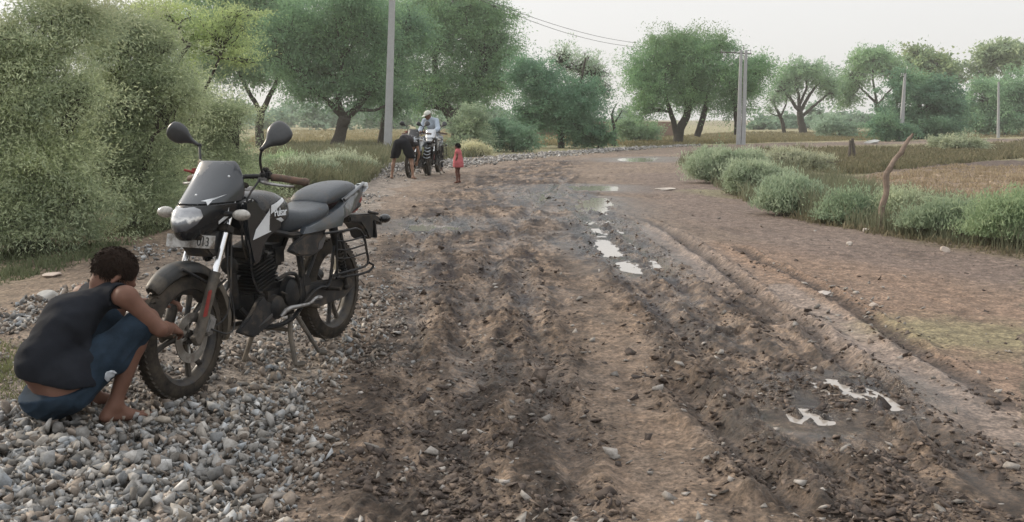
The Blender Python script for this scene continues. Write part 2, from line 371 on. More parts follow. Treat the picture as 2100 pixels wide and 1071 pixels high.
# ------------------------------------------------------------------ loose stones and clods
def unit_(v): return v/np.linalg.norm(v, axis=-1, keepdims=True)
def stone_kinds(k, r, flat=.7, sub=0):
    out = []
    for _ in range(k):
        bm = bmesh.new(); pts = unit_(r.normal(0, 1, (8, 3)))*r.uniform(.7, 1.2, (8, 1)); pts = pts*[1, r.uniform(.6, .95), r.uniform(.45, .8)*flat/.7]
        for p in pts: bm.verts.new(p)
        h = bmesh.ops.convex_hull(bm, input=bm.verts[:]); bmesh.ops.delete(bm, geom=[g for g in h['geom_interior'] if isinstance(g, bmesh.types.BMVert)], context='VERTS')
        bmesh.ops.triangulate(bm, faces=bm.faces[:]); bm.verts.ensure_lookup_table(); bm.verts.index_update()
        out.append((np.array([v.co[:] for v in bm.verts]), np.array([[v.index for v in f.verts] for f in bm.faces]))); bm.free()
    return out
def pile(name, P, size, col, r, mat, sink=.25, kinds=None, label='', cat='', smooth=False, squash=None):
    """many small stones joined as one loose mass"""
    kinds = kinds or stone_kinds(14, r); n = len(P); kid = r.integers(0, len(kinds), n); VV, FF, CC = [], [], []; off = 0
    z = land(P[:, 0], P[:, 1], False) + (P[:, 2] if P.shape[1] > 2 else 0)
    an = r.uniform(0, 2*np.pi, n); ti = r.normal(0, .35, (n, 2))
    for k, (v, f) in enumerate(kinds):
        m = np.where(kid == k)[0]
        if not len(m): continue
        c, s = np.cos(an[m])[:, None], np.sin(an[m])[:, None]; x, y, zz = v[None, :, 0], v[None, :, 1], v[None, :, 2]
        if squash is not None: zz = zz*squash
        zz = zz + x*ti[m][:, :1] + y*ti[m][:, 1:]
        q = np.stack([(x*c-y*s), (x*s+y*c), zz], -1)*size[m][:, None, None]*.5
        q = q + np.stack([P[m, 0], P[m, 1], z[m]+size[m]*(.5*.55-sink)], 1)[:, None]
        VV.append(q.reshape(-1, 3)); FF.append((f[None]+(np.arange(len(m))*len(v))[:, None, None]+off).reshape(-1, 3)); off += len(m)*len(v)
        CC.append(np.repeat(col[m], len(v), 0))
    o = mesh_np(name, np.concatenate(VV), np.concatenate(FF), mat, smooth=smooth, cols={'Col': np.concatenate(CC)}); return tag(o, label, cat, kind='stuff')
q = NM('crushed_stone'); a = q.n('Attribute', attribute_name='Col'); f = q.noise(22, 6, .7)
q.set(Base_Color=q.mix(1.0, a.outputs['Color'], q.ramp(f, [(.35, (.6, .58, .55)), (.65, (1.3, 1.3, 1.3))]), 'MULTIPLY'), Roughness=.88); q.bump(f, .5, .006); m_stone = q.m
q = NM('mud_clod'); a = q.n('Attribute', attribute_name='Col'); f = q.noise(40, 6, .7)
q.set(Base_Color=q.mix(1.0, a.outputs['Color'], q.ramp(f, [(.35, (.55, .55, .55)), (.65, (1.4, 1.4, 1.4))]), 'MULTIPLY'), Roughness=.8); q.bump(f, .8, .008); m_clod = q.m
def samp(n, r, x0=-6, x1=8, y0=2.8, y1=40):
    """points spread evenly over the ground that matters (denser close by)"""
    Y = 1/(r.uniform(1/y1, 1/y0, n)); X = r.uniform(-1, 1, n)*(Y*.60+.4); return X, Y
GR = [  # ballast strokes: points, width (m), amount
    ([(-40,1071),(120,960),(300,960),(330,1071)], [.42,.5,.5,.3], 1.0),
    ([(-60,900),(150,900),(330,900),(480,860)], .36, .95),
    ([(440,900),(560,800),(640,740)], [.35,.3,.2], .55),
    ([(400,1071),(520,980),(600,900)], [.32,.3,.25], .42),
    ([(-60,700),(60,665),(150,620),(250,585)], [.34,.30,.26,.2], 1.0),
    ([(270,545),(340,520),(400,515),(460,545)], [.3,.42,.42,.3], .9),
    ([(250,660),(450,700),(600,720),(760,600)], [.6,.6,.6,.4], .62),
    ([(60,760),(200,760),(330,800)], [.5,.5,.4], .5),
    ([(470,560),(600,640),(740,700)], [.5,.4,.3], .5),
    ([(500,560),(700,560),(770,480),(790,430)], [.6,.6,.5,.4], .42),
    ([(700,372),(750,358),(800,352)], [.7,.8,.6], .9),
    ([(870,346),(960,334),(1080,321),(1200,312),(1300,304),(1420,297)], [.45,.5,.6,.7,.8,.9], .85),
]
r = np.random.default_rng(101); X, Y = samp(150000, r, y1=75)
g = np.zeros(len(X))
for pts, wd, am in GR: g = np.maximum(g, am*stroke(X, Y, pts, wd, .45, .5))
dens = np.clip(g*1.15 - .1, 0, 1); keep = r.random(len(X)) < dens*np.clip((Y/5.5)**-1.0*1.5, .12, 1)*np.clip(Y/3.0, 0, 1)*(.55+.45*sstep(-.3, .2, fbm(X*3, Y*3, 3)))
X, Y, g = X[keep], Y[keep], g[keep]; n = len(X)
size = np.clip(r.lognormal(-3.22, .46, n), .012, .11)*(.50+.36*g)*np.where(Y > 12, 1.3, 1)
tone = np.clip(r.normal(.265, .09, n), .08, .52)[:, None]; tint = np.array([1, .985, .96])*(1-.0) + r.normal(0, 1, (n, 1))*np.array([.04, .0, -.045])
col = tone*tint; brown = r.random(n) < np.clip(1.05 - g, .26, .9); col[brown] = (tone*np.array([.78, .66, .56]))[brown]
lay = np.where((g > .75) & (r.random(n) < .35), r.uniform(.01, .035, n), 0)
pile('gravel', np.stack([X, Y, lay], 1), size, col, r, m_stone, sink=.05, label='grey crushed stone heaped along the left shoulder of the road', cat='gravel')
r = np.random.default_rng(106); X, Y = samp(70000, r, y1=12); g = np.zeros(len(X))
for pts, wd, am in GR[:8]: g = np.maximum(g, am*stroke(X, Y, pts, wd, .6, .6))
k = r.random(len(X)) < np.clip(g*1.2, .0, 1)*.55; X, Y = X[k], Y[k]; n = len(X); col = np.clip(r.normal(.21, .08, n), .07, .42)[:, None]*np.array([1, .94, .87])
pile('gravel', np.stack([X, Y], 1), np.clip(r.lognormal(-4.3, .4, n), .006, .024), col, r, m_stone, sink=.0, label='fine grit between the crushed stones on the left shoulder', cat='gravel')
r = np.random.default_rng(105); FX, FY, FS = [], [], []
for pts, hw, n in (([(690,374),(730,362),(775,354),(815,350)], 1.0, 2600), ([(840,349),(900,341),(960,335),(1080,322),(1200,313),(1300,305),(1420,298)], .9, 5200), ([(560,470),(640,430),(740,400)], .6, 900)):
    P = np.array(W(*pts)); t = r.uniform(0, len(P)-1, n); i = np.minimum(t.astype(int), len(P)-2); q_ = P[i]*(1-(t-i))[:, None]+P[i+1]*(t-i)[:, None]; FX.append(q_[:, 0]+r.normal(0, .5, n)*hw); FY.append(q_[:, 1]+r.normal(0, .6, n)*hw); FS.append(np.clip(r.lognormal(-2.7, .4, n), .03, .16)*np.clip(q_[:, 1]/28, .7, 1.6))
FX, FY, FS = map(np.concatenate, (FX, FY, FS)); col = np.clip(r.normal(.27, .09, len(FX)), .10, .5)[:, None]*np.array([1, .975, .95])
pile('gravel', np.stack([FX, FY, .12*np.exp(-((FY-27)/4)**2)*r.random(len(FX))], 1), FS, col, r, m_stone, sink=.08, label='grey gravel spilling along the far left edge of the road', cat='gravel')
# stones pressed into the road and shoulder
r = np.random.default_rng(102); X, Y = samp(26000, r, y1=30); rd = inside(X, Y, ROADPOLY); dl, _ = poly_dist(X, Y, LEFT)
lf = X < np.interp(Y, [p[1] for p in LEFT], [p[0] for p in LEFT])
pr = np.where(rd & ~lf, .16*np.exp(-dl/1.3)+.035, .12*np.exp(-dl/1.6)); pr = np.maximum(pr, .5*stroke(X, Y, [(1620,555),(1720,600),(1760,640)], .4, .6, .5))
pr *= sstep(-.3, .35, fbm(X*2.2, Y*2.2, 3)); k = r.random(len(X)) < pr*1.3; X, Y = X[k], Y[k]; n = len(X)
size = np.clip(r.lognormal(-3.45, .45, n), .012, .085); col = np.clip(r.normal(.25, .06, n), .12, .42)[:, None]*np.array([1, .93, .86])
pile('gravel', np.stack([X, Y], 1), size, col, r, m_stone, sink=.16, label='single stones and pebbles trodden into the muddy road', cat='gravel', squash=.7)
# clods thrown up by wheels
r = np.random.default_rng(103); X, Y = samp(150000, r, y1=42); dk = np.zeros(len(X))
for pts, wd in BANDS_DARK: dk = np.maximum(dk, stroke(X, Y, pts, wd, .55, .5))
tk = np.zeros(len(X))
for pts, wd, dp in TRACKS:
    d, t = poly_dist(X, Y, W(*pts)); tk = np.maximum(tk, np.exp(-((d-1.6*wd)/(.9*wd+.03))**2))
rd = inside(X, Y, ROADPOLY)
pud = np.zeros(len(X), bool)
for P in PW: pud |= inside(X, Y, P)
k = rd & ~pud & (r.random(len(X)) < np.clip(dk*.26 + tk*.26 + .02, 0, 1)*sstep(-.35, .3, fbm(X*2.6+7, Y*2.1, 3))); X, Y, dk = X[k], Y[k], dk[k]; n = len(X)
size = np.clip(r.lognormal(-3.9, .55, n), .008, .085)*(1+.02*Y); t = r.random((n, 1))**1.6; col = np.array([.042, .030, .025])*(1-t)+np.array([.17, .128, .10])*t
pile('mud_clods', np.stack([X, Y], 1), size, col, r, m_clod, sink=.24, label='lumps of churned brown mud strewn over the road', cat='mud', squash=.75)
# a few bigger stones that stand out
def rock(px, py, size, label, seed, col=(.42, .39, .36), flat=.6, name='stone', cat='stone', group=None, stretch=1.):
    r = np.random.default_rng(seed); bm = bmesh.new(); bmesh.ops.create_icosphere(bm, subdivisions=3, radius=.5)
    pl = [(unit_(r.normal(0, 1, 3)), r.uniform(.28, .42)) for _ in range(16)]
    for v in bm.verts:
        c = np.array(v.co)
        for nn, d in pl:
            e = c@nn - d
            if e > 0: c = c - nn*e
        v.co = Vector(c*[size*stretch, size*.8, size*flat])
    me = bpy.data.meshes.new(name); bm.to_mesh(me); bm.free(); me.materials.append(simple(name+'_surface', col, .85, var=.3, scale=25/size*.05, bump=.6))
    o = bpy.data.objects.new(name, me); link(o); o.location = put(px, py, size*flat*.22); o.rotation_euler = (r.uniform(-.1, .1), r.uniform(-.1, .1), r.uniform(-.4, .4)); return tag(o, label, cat, group)
rock(1360, 391, .42, 'long flat pale stone slab lying alone on the bare earth left of the first shrubs', 1, (.50, .45, .40), .16, 'stone_slab', 'slab', stretch=1.15)
rock(1790, 294, 1.15, 'whitish concrete block beside the far road, left of the thin leaning pole', 2, (.42, .42, .40), .35, 'concrete_block', 'block', stretch=1.3)
rock(1938, 517, .11, 'pale upright stone at the foot of the last right-hand shrubs', 3, (.42, .36, .31), .8)
rock(1742, 507, .09, 'small pale round stone on bare earth, left below the crooked stake', 4, (.40, .36, .32), .8)
rock(1775, 477, .11, 'small stone touching the foot of the crooked stake', 5, (.40, .36, .32), .7)
rock(1690, 600, .13, 'largest flat white stone of the scatter between the two right wheel ruts', 6, (.42, .38, .35), .45)
rock(1790, 632, .08, 'stone lying in the outer right wheel rut', 7, (.36, .31, .27), .6)
rock(106, 568, .17, 'flat pale stone on the brown bank, left of the squatting man’s head', 8, (.42, .35, .30), .35)
rock(98, 628, .16, 'big light grey stone topmost of the gravel behind the squatting man', 9, (.38, .37, .35), .75)
# ------------------------------------------------------------------ plants
def bark(name, c1, c2):
    q = NM(name); f = q.noise(9, 6, .7); q.set(Base_Color=q.ramp(f, [(.3, c1), (.7, c2)]), Roughness=.9); q.bump(f, .6, .02); return q.m
m_bark = bark('dark_bark', (.022, .018, .014), (.06, .05, .04)); m_twig = bark('grey_twig', (.06, .052, .045), (.13, .11, .095))
m_stake = bark('weathered_wood', (.11, .08, .062), (.26, .20, .16))
def leafm(name, trans=.42):
    m = bpy.data.materials.new(name); m.use_nodes = True; t = m.node_tree; t.nodes.clear()
    a = t.nodes.new('ShaderNodeAttribute'); a.attribute_name = 'Col'
    d = t.nodes.new('ShaderNodeBsdfDiffuse'); tr = t.nodes.new('ShaderNodeBsdfTranslucent'); x = t.nodes.new('ShaderNodeMixShader'); o = t.nodes.new('ShaderNodeOutputMaterial')
    x.inputs[0].default_value = trans
    t.links.new(a.outputs['Color'], d.inputs[0]); t.links.new(a.outputs['Color'], tr.inputs[0])
    t.links.new(d.outputs[0], x.inputs[1]); t.links.new(tr.outputs[0], x.inputs[2]); t.links.new(x.outputs[0], o.inputs[0]); return m
m_leaf = leafm('leaf'); m_grass = leafm('grass_blade', .25)
def unit(v): return v/np.maximum(1e-9, np.linalg.norm(v, axis=-1, keepdims=True))
class Tubes:
    def __init__(s, k=6): s.V, s.F, s.n, s.k = [], [], 0, k
    def add(s, pts, rad):
        pts = np.asarray(pts, float); rad = np.broadcast_to(rad, len(pts)); k = s.k
        d = unit(np.gradient(pts, axis=0)); ref = np.array([.3, .9, .1]) if abs(d[0][2]) > .7 else np.array([0, 0, 1.])
        a = unit(np.cross(d, ref)); b = np.cross(d, a); th = np.linspace(0, 2*np.pi, k, endpoint=False)
        ring = pts[:, None] + rad[:, None, None]*(a[:, None]*np.cos(th)[None, :, None] + b[:, None]*np.sin(th)[None, :, None])
        m = len(pts); s.V.append(ring.reshape(-1, 3)); i = s.n + np.arange(m*k).reshape(m, k); j = np.roll(i, -1, 1)
        s.F.append(np.stack([i[:-1], j[:-1], j[1:], i[1:]], -1).reshape(-1, 4)); s.n += m*k
        e = s.n - k; s.F.append(np.array([[e+q, e+(q+1) % k, e+(q+2) % k, e+(q+3) % k] for q in (range(0, 1) if k == 4 else range(0, k-2, 2))]))
    def build(s, name, mat, parent=None): return mesh_np(name, np.concatenate(s.V), np.concatenate(s.F), mat, parent, True)
def wander(a, b, n, amp, r, sag=0):
    t = np.linspace(0, 1, n)[:, None]; a, b = np.asarray(a, float), np.asarray(b, float)
    L = np.linalg.norm(b-a); p = a+(b-a)*t; w = np.cumsum(r.normal(0, 1, (n, 3)), 0); w -= w[0] + (w[-1]-w[0])*t
    p = p + w*amp*L/np.sqrt(n); p[:, 2] += sag*L*4*(t*(1-t))[:, 0]; return p
def leaves(P, size, aspect, r, up=.4, droop=0., col=None, nrm=None, dirs=None):
    """quads at points P; returns V, F, colours"""
    n = len(P); sz = size*r.uniform(.6, 1.3, n)
    d = unit(r.normal(0, 1, (n, 3))*[1, 1, .6] + [0, 0, -droop]) if dirs is None else unit(dirs + r.normal(0, .35, (n, 3)))
    q = unit(r.normal(0, 1, (n, 3)) + [0, 0, up*2]); s = unit(np.cross(d, q)); h = s*(sz*aspect*.5)[:, None]; l = d*sz[:, None]
    V = np.stack([P-h*.3, P+l*.45-h, P+l, P+l*.45+h], 1).reshape(-1, 3); F = np.arange(4*n).reshape(n, 4)
    return V, F, np.repeat(col, 4, 0)
G_DARK, G_MID, G_LITE, G_YEL = (.050, .085, .052), (.078, .125, .062), (.13, .18, .085), (.21, .25, .085)
def crown_pts(blobs, n, clump, r, shell=.55, flat=.55, per=60):
    """points gathered in clumps filling several ellipsoids (c, radii); gaps stay between the clumps"""
    vol = np.array([b[1][0]*b[1][1]*b[1][2] for b in blobs])**.75; vol = vol/vol.sum(); out = []; cid = []; dd_ = []
    for (c, rad), f in zip(blobs, vol):
        k = max(4, int(n*f/per)); ns = 13; sc_ = np.asarray(c) + unit(r.normal(0, 1, (ns, 3)))*(r.uniform(.30, .84, (ns, 1)))*np.asarray(rad); sr = r.uniform(.24, .50, ns)
        w_ = r.integers(0, ns, k); u = unit(r.normal(0, 1, (k, 3)) + [0, 0, .35]); rr = r.uniform(shell, 1.05, k)
        C = sc_[w_] + u*rr[:, None]*sr[w_][:, None]*np.asarray(rad)
        fill = r.random(k) < .30; C[fill] = (np.asarray(c) + unit(r.normal(0, 1, (k, 3)))*(r.uniform(.1, 1, (k, 1))**.4)*np.asarray(rad))[fill]
        D = unit((C-np.asarray(c))/np.asarray(rad)*[1, 1, .55] + r.normal(0, .55, (k, 3)) + [0, 0, -.15])      # each clump is a spray growing outwards
        cs = clump*r.uniform(.5, 1.5, k)*np.where(r.random(k) < .12, 1.3, 1)
        p = np.clip(r.normal(0, 1, (k, per, 3)), -1.8, 1.8)*[1, 1, flat]*(cs*.26)[:, None, None] + C[:, None] + D[:, None]*(r.uniform(-.8, 1.25, (k, per))*cs[:, None]*.8)[..., None]
        p[..., 2] -= .10*(np.linalg.norm(p-C[:, None], axis=-1)**2)/np.maximum(cs[:, None], .05)
        dd_.append(np.repeat(D, per, 0))
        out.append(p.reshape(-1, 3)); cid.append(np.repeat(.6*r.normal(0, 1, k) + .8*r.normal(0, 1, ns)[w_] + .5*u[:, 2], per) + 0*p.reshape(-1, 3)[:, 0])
    return np.concatenate(out), np.concatenate(cid), np.concatenate(dd_)
def leafcol(cid, P, base, tip, r, top=None):
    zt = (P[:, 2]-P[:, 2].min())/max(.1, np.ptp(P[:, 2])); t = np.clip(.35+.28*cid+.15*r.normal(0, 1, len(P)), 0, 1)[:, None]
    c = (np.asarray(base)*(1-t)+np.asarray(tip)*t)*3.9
    if top is not None: k = np.clip((zt-.72)*2.2+.15*cid, 0, .8)[:, None]; c = c*(1-k)+np.asarray(top)*k      # yellowish top highlight put into the leaf colour
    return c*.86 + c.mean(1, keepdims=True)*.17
def tree(name, label, cat, base, blobs_px, depth, trunks, n=20000, leaf=.10, aspect=.4, clump=.5, base_c=G_DARK, tip_c=G_MID, top_c=None,
         seed=1, group=None, trunk_r=.14, twigs=24, shell=.5, droop=.3, up=0, thick=1.0, per=60, flat=.55, fork=None, tw_r=.02, sub=2):
    """blobs_px: (cx, cy, rx, ry) crown lobes as they measure on the photo, built at their real distance with real depth"""
    r = np.random.default_rng(seed); b = put(*base); k = b.y/depth; depth = b.y
    leaf *= k; clump *= k; trunk_r *= k; tw_r *= k
    root = empty(name, b, 0, label, cat, group); b = np.array(b); blobs = []
    for k, (cx, cy, rx, ry) in enumerate(blobs_px):
        y = depth + r.uniform(-.35, .35)*rx/FPX*depth*thick; c = np.array(at_y(cx, cy, y)); s = y/FPX
        blobs.append((c-b, (rx*s, max(rx, ry)*s*thick*.85, ry*s)))
    T = Tubes(7); tips = []
    for pts in trunks:      # trunk polylines traced on the photo: (px, py, radius share)
        P = np.array([np.array(at_y(px, py, b[1] + .12*q*(1 if seed % 2 else -1))) - b for q, (px, py, _) in enumerate(pts)])
        if pts is trunks[0] or pts[0][1] > base[1]-12: P[0][2] = -.15; P[0][1] = 0
        t = np.linspace(0, 1, len(pts)); tt = np.linspace(0, 1, len(pts)*4); Q = np.stack([np.interp(tt, t, P[:, i]) for i in range(3)], 1)
        Q[1:-1] = (Q[:-2]+2*Q[1:-1]+Q[2:])/4; Q += r.normal(0, .012, Q.shape)*trunk_r*6
        T.add(Q, np.interp(tt, t, [a[2]*trunk_r for a in pts])); tips += [(Q[-1], pts[-1][2]*trunk_r), (Q[len(Q)*2//3], pts[-1][2]*trunk_r)]
    for (c, rad) in blobs:
        k = min(range(len(tips)), key=lambda i: np.linalg.norm(tips[i][0]-(c-[0, 0, rad[2]*.6])))
        a, ra = tips[k]; main = wander(a, c, 7, .10, r); T.add(main, np.linspace(ra*.8, ra*.3, 7))
        for _ in range(twigs):
            s0 = main[r.integers(1, 7)]; e = c + unit(r.normal(0, 1, 3)*[1, 1, .8]+[0, 0, .25])*np.asarray(rad)*(r.uniform(.4, .84) if not up else r.uniform(.5, 1.12))
            wv = wander(s0, e, 6, .14, r, .04); T.add(wv, np.linspace(max(tw_r, ra*.28), tw_r*.35, 6))
            for _ in range(sub):
                s1 = wv[r.integers(2, 6)]; e1 = s1 + r.normal(0, .18, 3)*np.asarray(rad)
                T.add(wander(s1, e1, 4, .15, r), np.linspace(tw_r*.6, tw_r*.25, 4))
    T.build('trunk', m_twig if up else m_bark, root)
    P, cid, DD = crown_pts(blobs, n, clump, r, shell, flat, per)
    ok = P[:, 2] > .05; P, cid, DD = P[ok], cid[ok], DD[ok]; DD = DD*.8 + r.normal(0, .45, DD.shape) - [0, 0, .25*droop]
    V, F, C = leaves(P, leaf, aspect, r, .4, droop, leafcol(cid, P, base_c, tip_c, r, top_c), dirs=(np.array([0, 0, up]) + r.normal(0, .45, (len(P), 3))) if up else DD)
    mesh_np('crown', V, F, m_leaf, root, cols={'Col': C})
    return root
# --- feathery thorn bushes close by on the left verge
NB = dict(leaf=.052, aspect=.22, droop=.4, per=170, flat=.38, twigs=26, tw_r=.012, trunk_r=.05, shell=.35)
def bt(px, y0, y1, lean=0): return [(px, y0, 1.), (px+lean*.4, (y0*2+y1)/3, .8), (px+lean, y1, .55)]
tree('thorn_bush', 'tall feathery green thorn bush at the left edge of the photo, behind the squatting man', 'bush', (60, 505), [(20,110,110,80),(60,330,140,120),(-60,300,110,180),(10,455,100,65),(150,425,80,75),(130,40,90,50),(150,190,70,40),(40,220,100,50)], 10.6, [bt(60,505,300,-20), bt(75,505,330,60), bt(50,505,250,-90)], n=230000, clump=.36, base_c=(.072,.090,.055), tip_c=(.175,.194,.112), top_c=(.20,.20,.12), seed=11, **NB)
tree('thorn_bush', 'broad thorn bush with drooping fine leaves, behind the motorcycle windscreen', 'bush', (250, 470), [(240,70,90,50),(270,310,120,90),(180,270,100,80),(290,400,90,55),(340,190,80,60),(240,180,60,40),(320,100,50,24)], 13.5, [bt(250,470,250,-30), bt(262,470,280,50), bt(240,468,200,20)], n=230000, clump=.40, base_c=(.072,.090,.055), tip_c=(.175,.194,.112), top_c=(.20,.21,.11), seed=12, **NB)
tree('thorn_bush', 'low spreading thorn bush reaching behind both motorcycle mirrors', 'bush', (430, 420), [(400,300,90,70),(470,350,80,45),(380,230,90,70),(470,240,50,45),(540,385,60,24)], 16.5, [bt(430,420,300,-20), bt(440,420,330,50)], n=150000, clump=.40, base_c=(.072,.090,.055), tip_c=(.175,.194,.112), seed=13, **NB)
tree('thorn_tree', 'slender thorn tree with bright yellow-green sprays reaching over the left bushes', 'tree', (360, 432), [(400,80,90,30),(455,50,60,22),(460,95,60,16),(500,128,36,10),(330,30,90,40),(350,150,60,40),(480,28,50,12)], 15, [[(360,432,1.2),(350,330,1),(335,220,.8),(345,150,.6),(390,90,.45)],[(350,330,.7),(400,230,.5),(450,120,.3)]], n=34000, leaf=.05, aspect=.25, clump=.26, base_c=(.09,.115,.055), tip_c=(.19,.225,.085), top_c=(.23,.26,.10), seed=14, trunk_r=.06, twigs=10, tw_r=.012, flat=.35, droop=.5, per=70)
# --- field trees beyond
FT = dict(leaf=.125, aspect=.36, twigs=16, droop=.6, flat=.5, tw_r=.035)
tree('acacia_tree', 'dark acacia with a thin V-shaped trunk, seen between the motorcycle mirrors', 'tree', (533, 300), [(560,130,50,40),(520,160,40,24),(450,60,95,60),(560,40,100,60),(420,130,70,45),(600,110,55,50),(480,130,60,36),(500,-10,140,40)], 42, [[(533,302,1.3),(531,262,1.1),(535,232,1)],[(535,232,.7),(500,170,.5),(470,110,.35)],[(535,232,.8),(563,178,.6),(590,110,.4),(620,70,.3)]], n=80000, clump=.75, base_c=G_DARK, tip_c=G_MID, seed=21, trunk_r=.16, **FT)
tree('acacia_tree', 'spreading acacia with a leaning black forked trunk, left of the tall concrete pole', 'tree', (684, 304), [(640,190,50,24),(740,185,50,26),(560,90,50,50),(660,90,85,70),(740,70,80,75),(700,160,90,45),(620,150,50,50),(770,160,45,50),(700,10,110,40),(600,60,50,50)], 44, [[(684,306,1.5),(700,268,1.2),(706,242,1.3)],[(706,242,.8),(680,214,.6),(650,190,.5),(618,165,.35)],[(704,244,.9),(690,205,.6),(702,170,.5),(700,120,.35)],[(708,242,.9),(738,215,.6),(757,190,.5),(775,150,.35)],[(730,225,.4),(768,227,.3),(790,218,.2)]], n=100000, clump=.75, base_c=(.045,.080,.048), tip_c=(.072,.12,.058), seed=22, trunk_r=.22, **FT)
tree('acacia_tree', 'acacia with a straight black trunk right behind the tall concrete pole', 'tree', (779, 300), [(800,210,60,26),(790,120,55,70),(830,60,60,60),(770,40,50,50),(790,190,40,30)], 46, [[(779,306,1.1),(788,262,1),(793,200,.9),(797,130,.6)]], n=50000, clump=.7, base_c=(.042,.074,.048), tip_c=(.065,.11,.055), seed=23, trunk_r=.2, **FT)
tree('neem_tree', 'largest tree, tall full rounded crown above the men and the two parked motorcycles', 'tree', (940, 292), [(860,215,50,16),(960,200,60,24),(1020,170,30,30),(900,80,100,80),(980,70,75,75),(880,170,85,50),(980,160,75,55),(1020,110,42,45),(940,10,90,40),(1000,28,48,26),(850,30,60,50),(1035,75,20,18)], 50, [[(940,296,1.5),(938,260,1.3),(915,222,1.1)],[(915,222,.8),(880,214,.6),(848,206,.4)],[(918,226,.9),(900,185,.7),(890,120,.5)],[(930,240,.9),(960,205,.6),(990,160,.4)]], n=130000, clump=.75, base_c=(.046,.085,.046), tip_c=(.082,.135,.060), top_c=(.13,.17,.07), seed=24, trunk_r=.26, **FT)
tree('thorn_tree', 'dark leafy thorn tree with a wispy half-bare crown, right of the standing child', 'tree', (1150, 300), [(1110,170,55,45),(1150,220,70,55),(1200,200,45,50),(1100,240,50,40),(1195,265,50,30),(1075,150,25,40)], 50, [[(1150,302,1.2),(1150,250,1),(1140,190,.6)],[(1150,250,.7),(1190,180,.5),(1200,120,.3)]], n=62000, clump=.65, base_c=(.036,.072,.046), tip_c=(.058,.105,.058), seed=25, trunk_r=.16, **FT)
tree('thorn_tree', 'wispy nearly bare tree whose pale twigs rise against the sky over the bend', 'tree', (1180, 298), [(1185,140,58,50),(1225,150,35,45),(1150,125,34,36),(1240,190,22,26)], 51, [[(1180,300,1),(1178,240,.9),(1170,190,.7)],[(1170,190,.5),(1150,140,.3)],[(1172,200,.5),(1210,140,.3)]], n=5200, leaf=.15, aspect=.3, clump=.55, base_c=(.085,.12,.085), tip_c=(.12,.15,.10), seed=26, trunk_r=.12, twigs=46, tw_r=.022, per=22, droop=.5, sub=4)
tree('neem_tree', 'big dense rounded tree just left of the double concrete pole', 'tree', (1392, 292), [(1360,130,70,55),(1430,115,70,50),(1500,150,60,50),(1330,180,45,50),(1420,190,80,45),(1510,205,50,35),(1550,150,34,40),(1390,85,40,24),(1475,95,40,22),(1310,150,32,36),(1320,225,24,24)], 66, [[(1388,296,1.4),(1396,262,1.2),(1410,235,1),(1420,190,.7)],[(1430,280,.9),(1442,240,.8),(1452,200,.5)],[(1390,288,.8),(1382,250,.7),(1365,200,.5)],[(1512,276,.8),(1510,240,.7),(1505,200,.5)]], n=110000, clump=.85, base_c=(.048,.088,.048), tip_c=(.085,.14,.062), top_c=(.15,.185,.07), seed=27, trunk_r=.26, leaf=.15, aspect=.38, twigs=14, droop=.5, flat=.5, tw_r=.04)
tree('umbrella_tree', 'umbrella-shaped tree with dark open branches, right of the double concrete pole', 'tree', (1646, 272), [(1650,152,52,22),(1620,170,34,18),(1690,172,34,22),(1650,140,36,14),(1600,185,20,14),(1705,195,16,14)], 92, [[(1648,274,1.5),(1643,250,1.2),(1640,228,1)],[(1640,230,.7),(1620,200,.5),(1600,178,.35)],[(1640,228,.7),(1638,195,.5),(1628,165,.35)],[(1642,228,.7),(1660,195,.5),(1680,170,.35)],[(1644,240,.6),(1675,212,.4),(1702,190,.3)],[(1640,215,.5),(1655,180,.4),(1655,155,.3)]], n=15000, clump=.9, leaf=.24, aspect=.35, base_c=(.06,.095,.06), tip_c=(.09,.14,.07), seed=28, trunk_r=.28, twigs=16, tw_r=.05, droop=.4, sub=3)
tree('small_tree', 'small crooked leaning tree in front of the far field, left of the umbrella-shaped tree', 'tree', (1610, 272), [(1590,205,18,14),(1612,192,16,12),(1580,225,10,8)], 90, [[(1609,274,1),(1606,255,.9),(1600,238,.8),(1588,215,.4)],[(1601,240,.5),(1612,215,.4)],[(1600,240,.4),(1578,232,.25)]], n=1800, leaf=.2, clump=.7, base_c=(.06,.09,.06), tip_c=(.09,.13,.07), seed=29, trunk_r=.2, twigs=10, tw_r=.04, per=20)
tree('thorn_tree', 'tree with bare purplish lower twigs and a green rounded top, middle of the right treeline', 'tree', (1808, 271), [(1790,130,52,28),(1830,140,30,26),(1750,160,32,26),(1800,115,40,14),(1735,195,24,30)], 86, [[(1812,266,1.2),(1806,236,1),(1795,205,.8)],[(1795,210,.5),(1765,180,.35)],[(1797,205,.5),(1790,160,.35)],[(1800,215,.5),(1830,180,.3)]], n=20000, clump=.85, leaf=.22, base_c=(.058,.095,.055), tip_c=(.095,.145,.068), seed=30, trunk_r=.24, twigs=30, tw_r=.045, droop=.4, sub=4)
tree('leafy_tree', 'tall loose-leaved tree rising behind the dark bush, right of the thin leaning pole', 'tree', (1900, 269), [(1885,110,26,18),(1915,130,34,24),(1950,150,24,24),(1900,160,40,24),(1880,140,20,24)], 92, [[(1900,266,1.2),(1904,220,1),(1908,170,.6)],[(1904,200,.6),(1890,150,.3)]], n=9000, clump=.8, leaf=.3, aspect=.6, base_c=(.065,.095,.055), tip_c=(.12,.15,.07), top_c=(.17,.18,.08), seed=31, trunk_r=.2, twigs=14, tw_r=.05, per=30)
tree('dense_tree', 'dense dark low tree behind the thin leaning pole', 'tree', (1890, 285), [(1850,190,44,36),(1920,200,55,44),(1830,245,45,34),(1900,255,70,30),(1960,225,30,44)], 80, [[(1890,288,1.2),(1890,250,1),(1885,210,.6)]], n=42000, clump=.75, leaf=.22, base_c=(.034,.066,.044), tip_c=(.058,.10,.055), seed=32, trunk_r=.22, twigs=10, tw_r=.05)
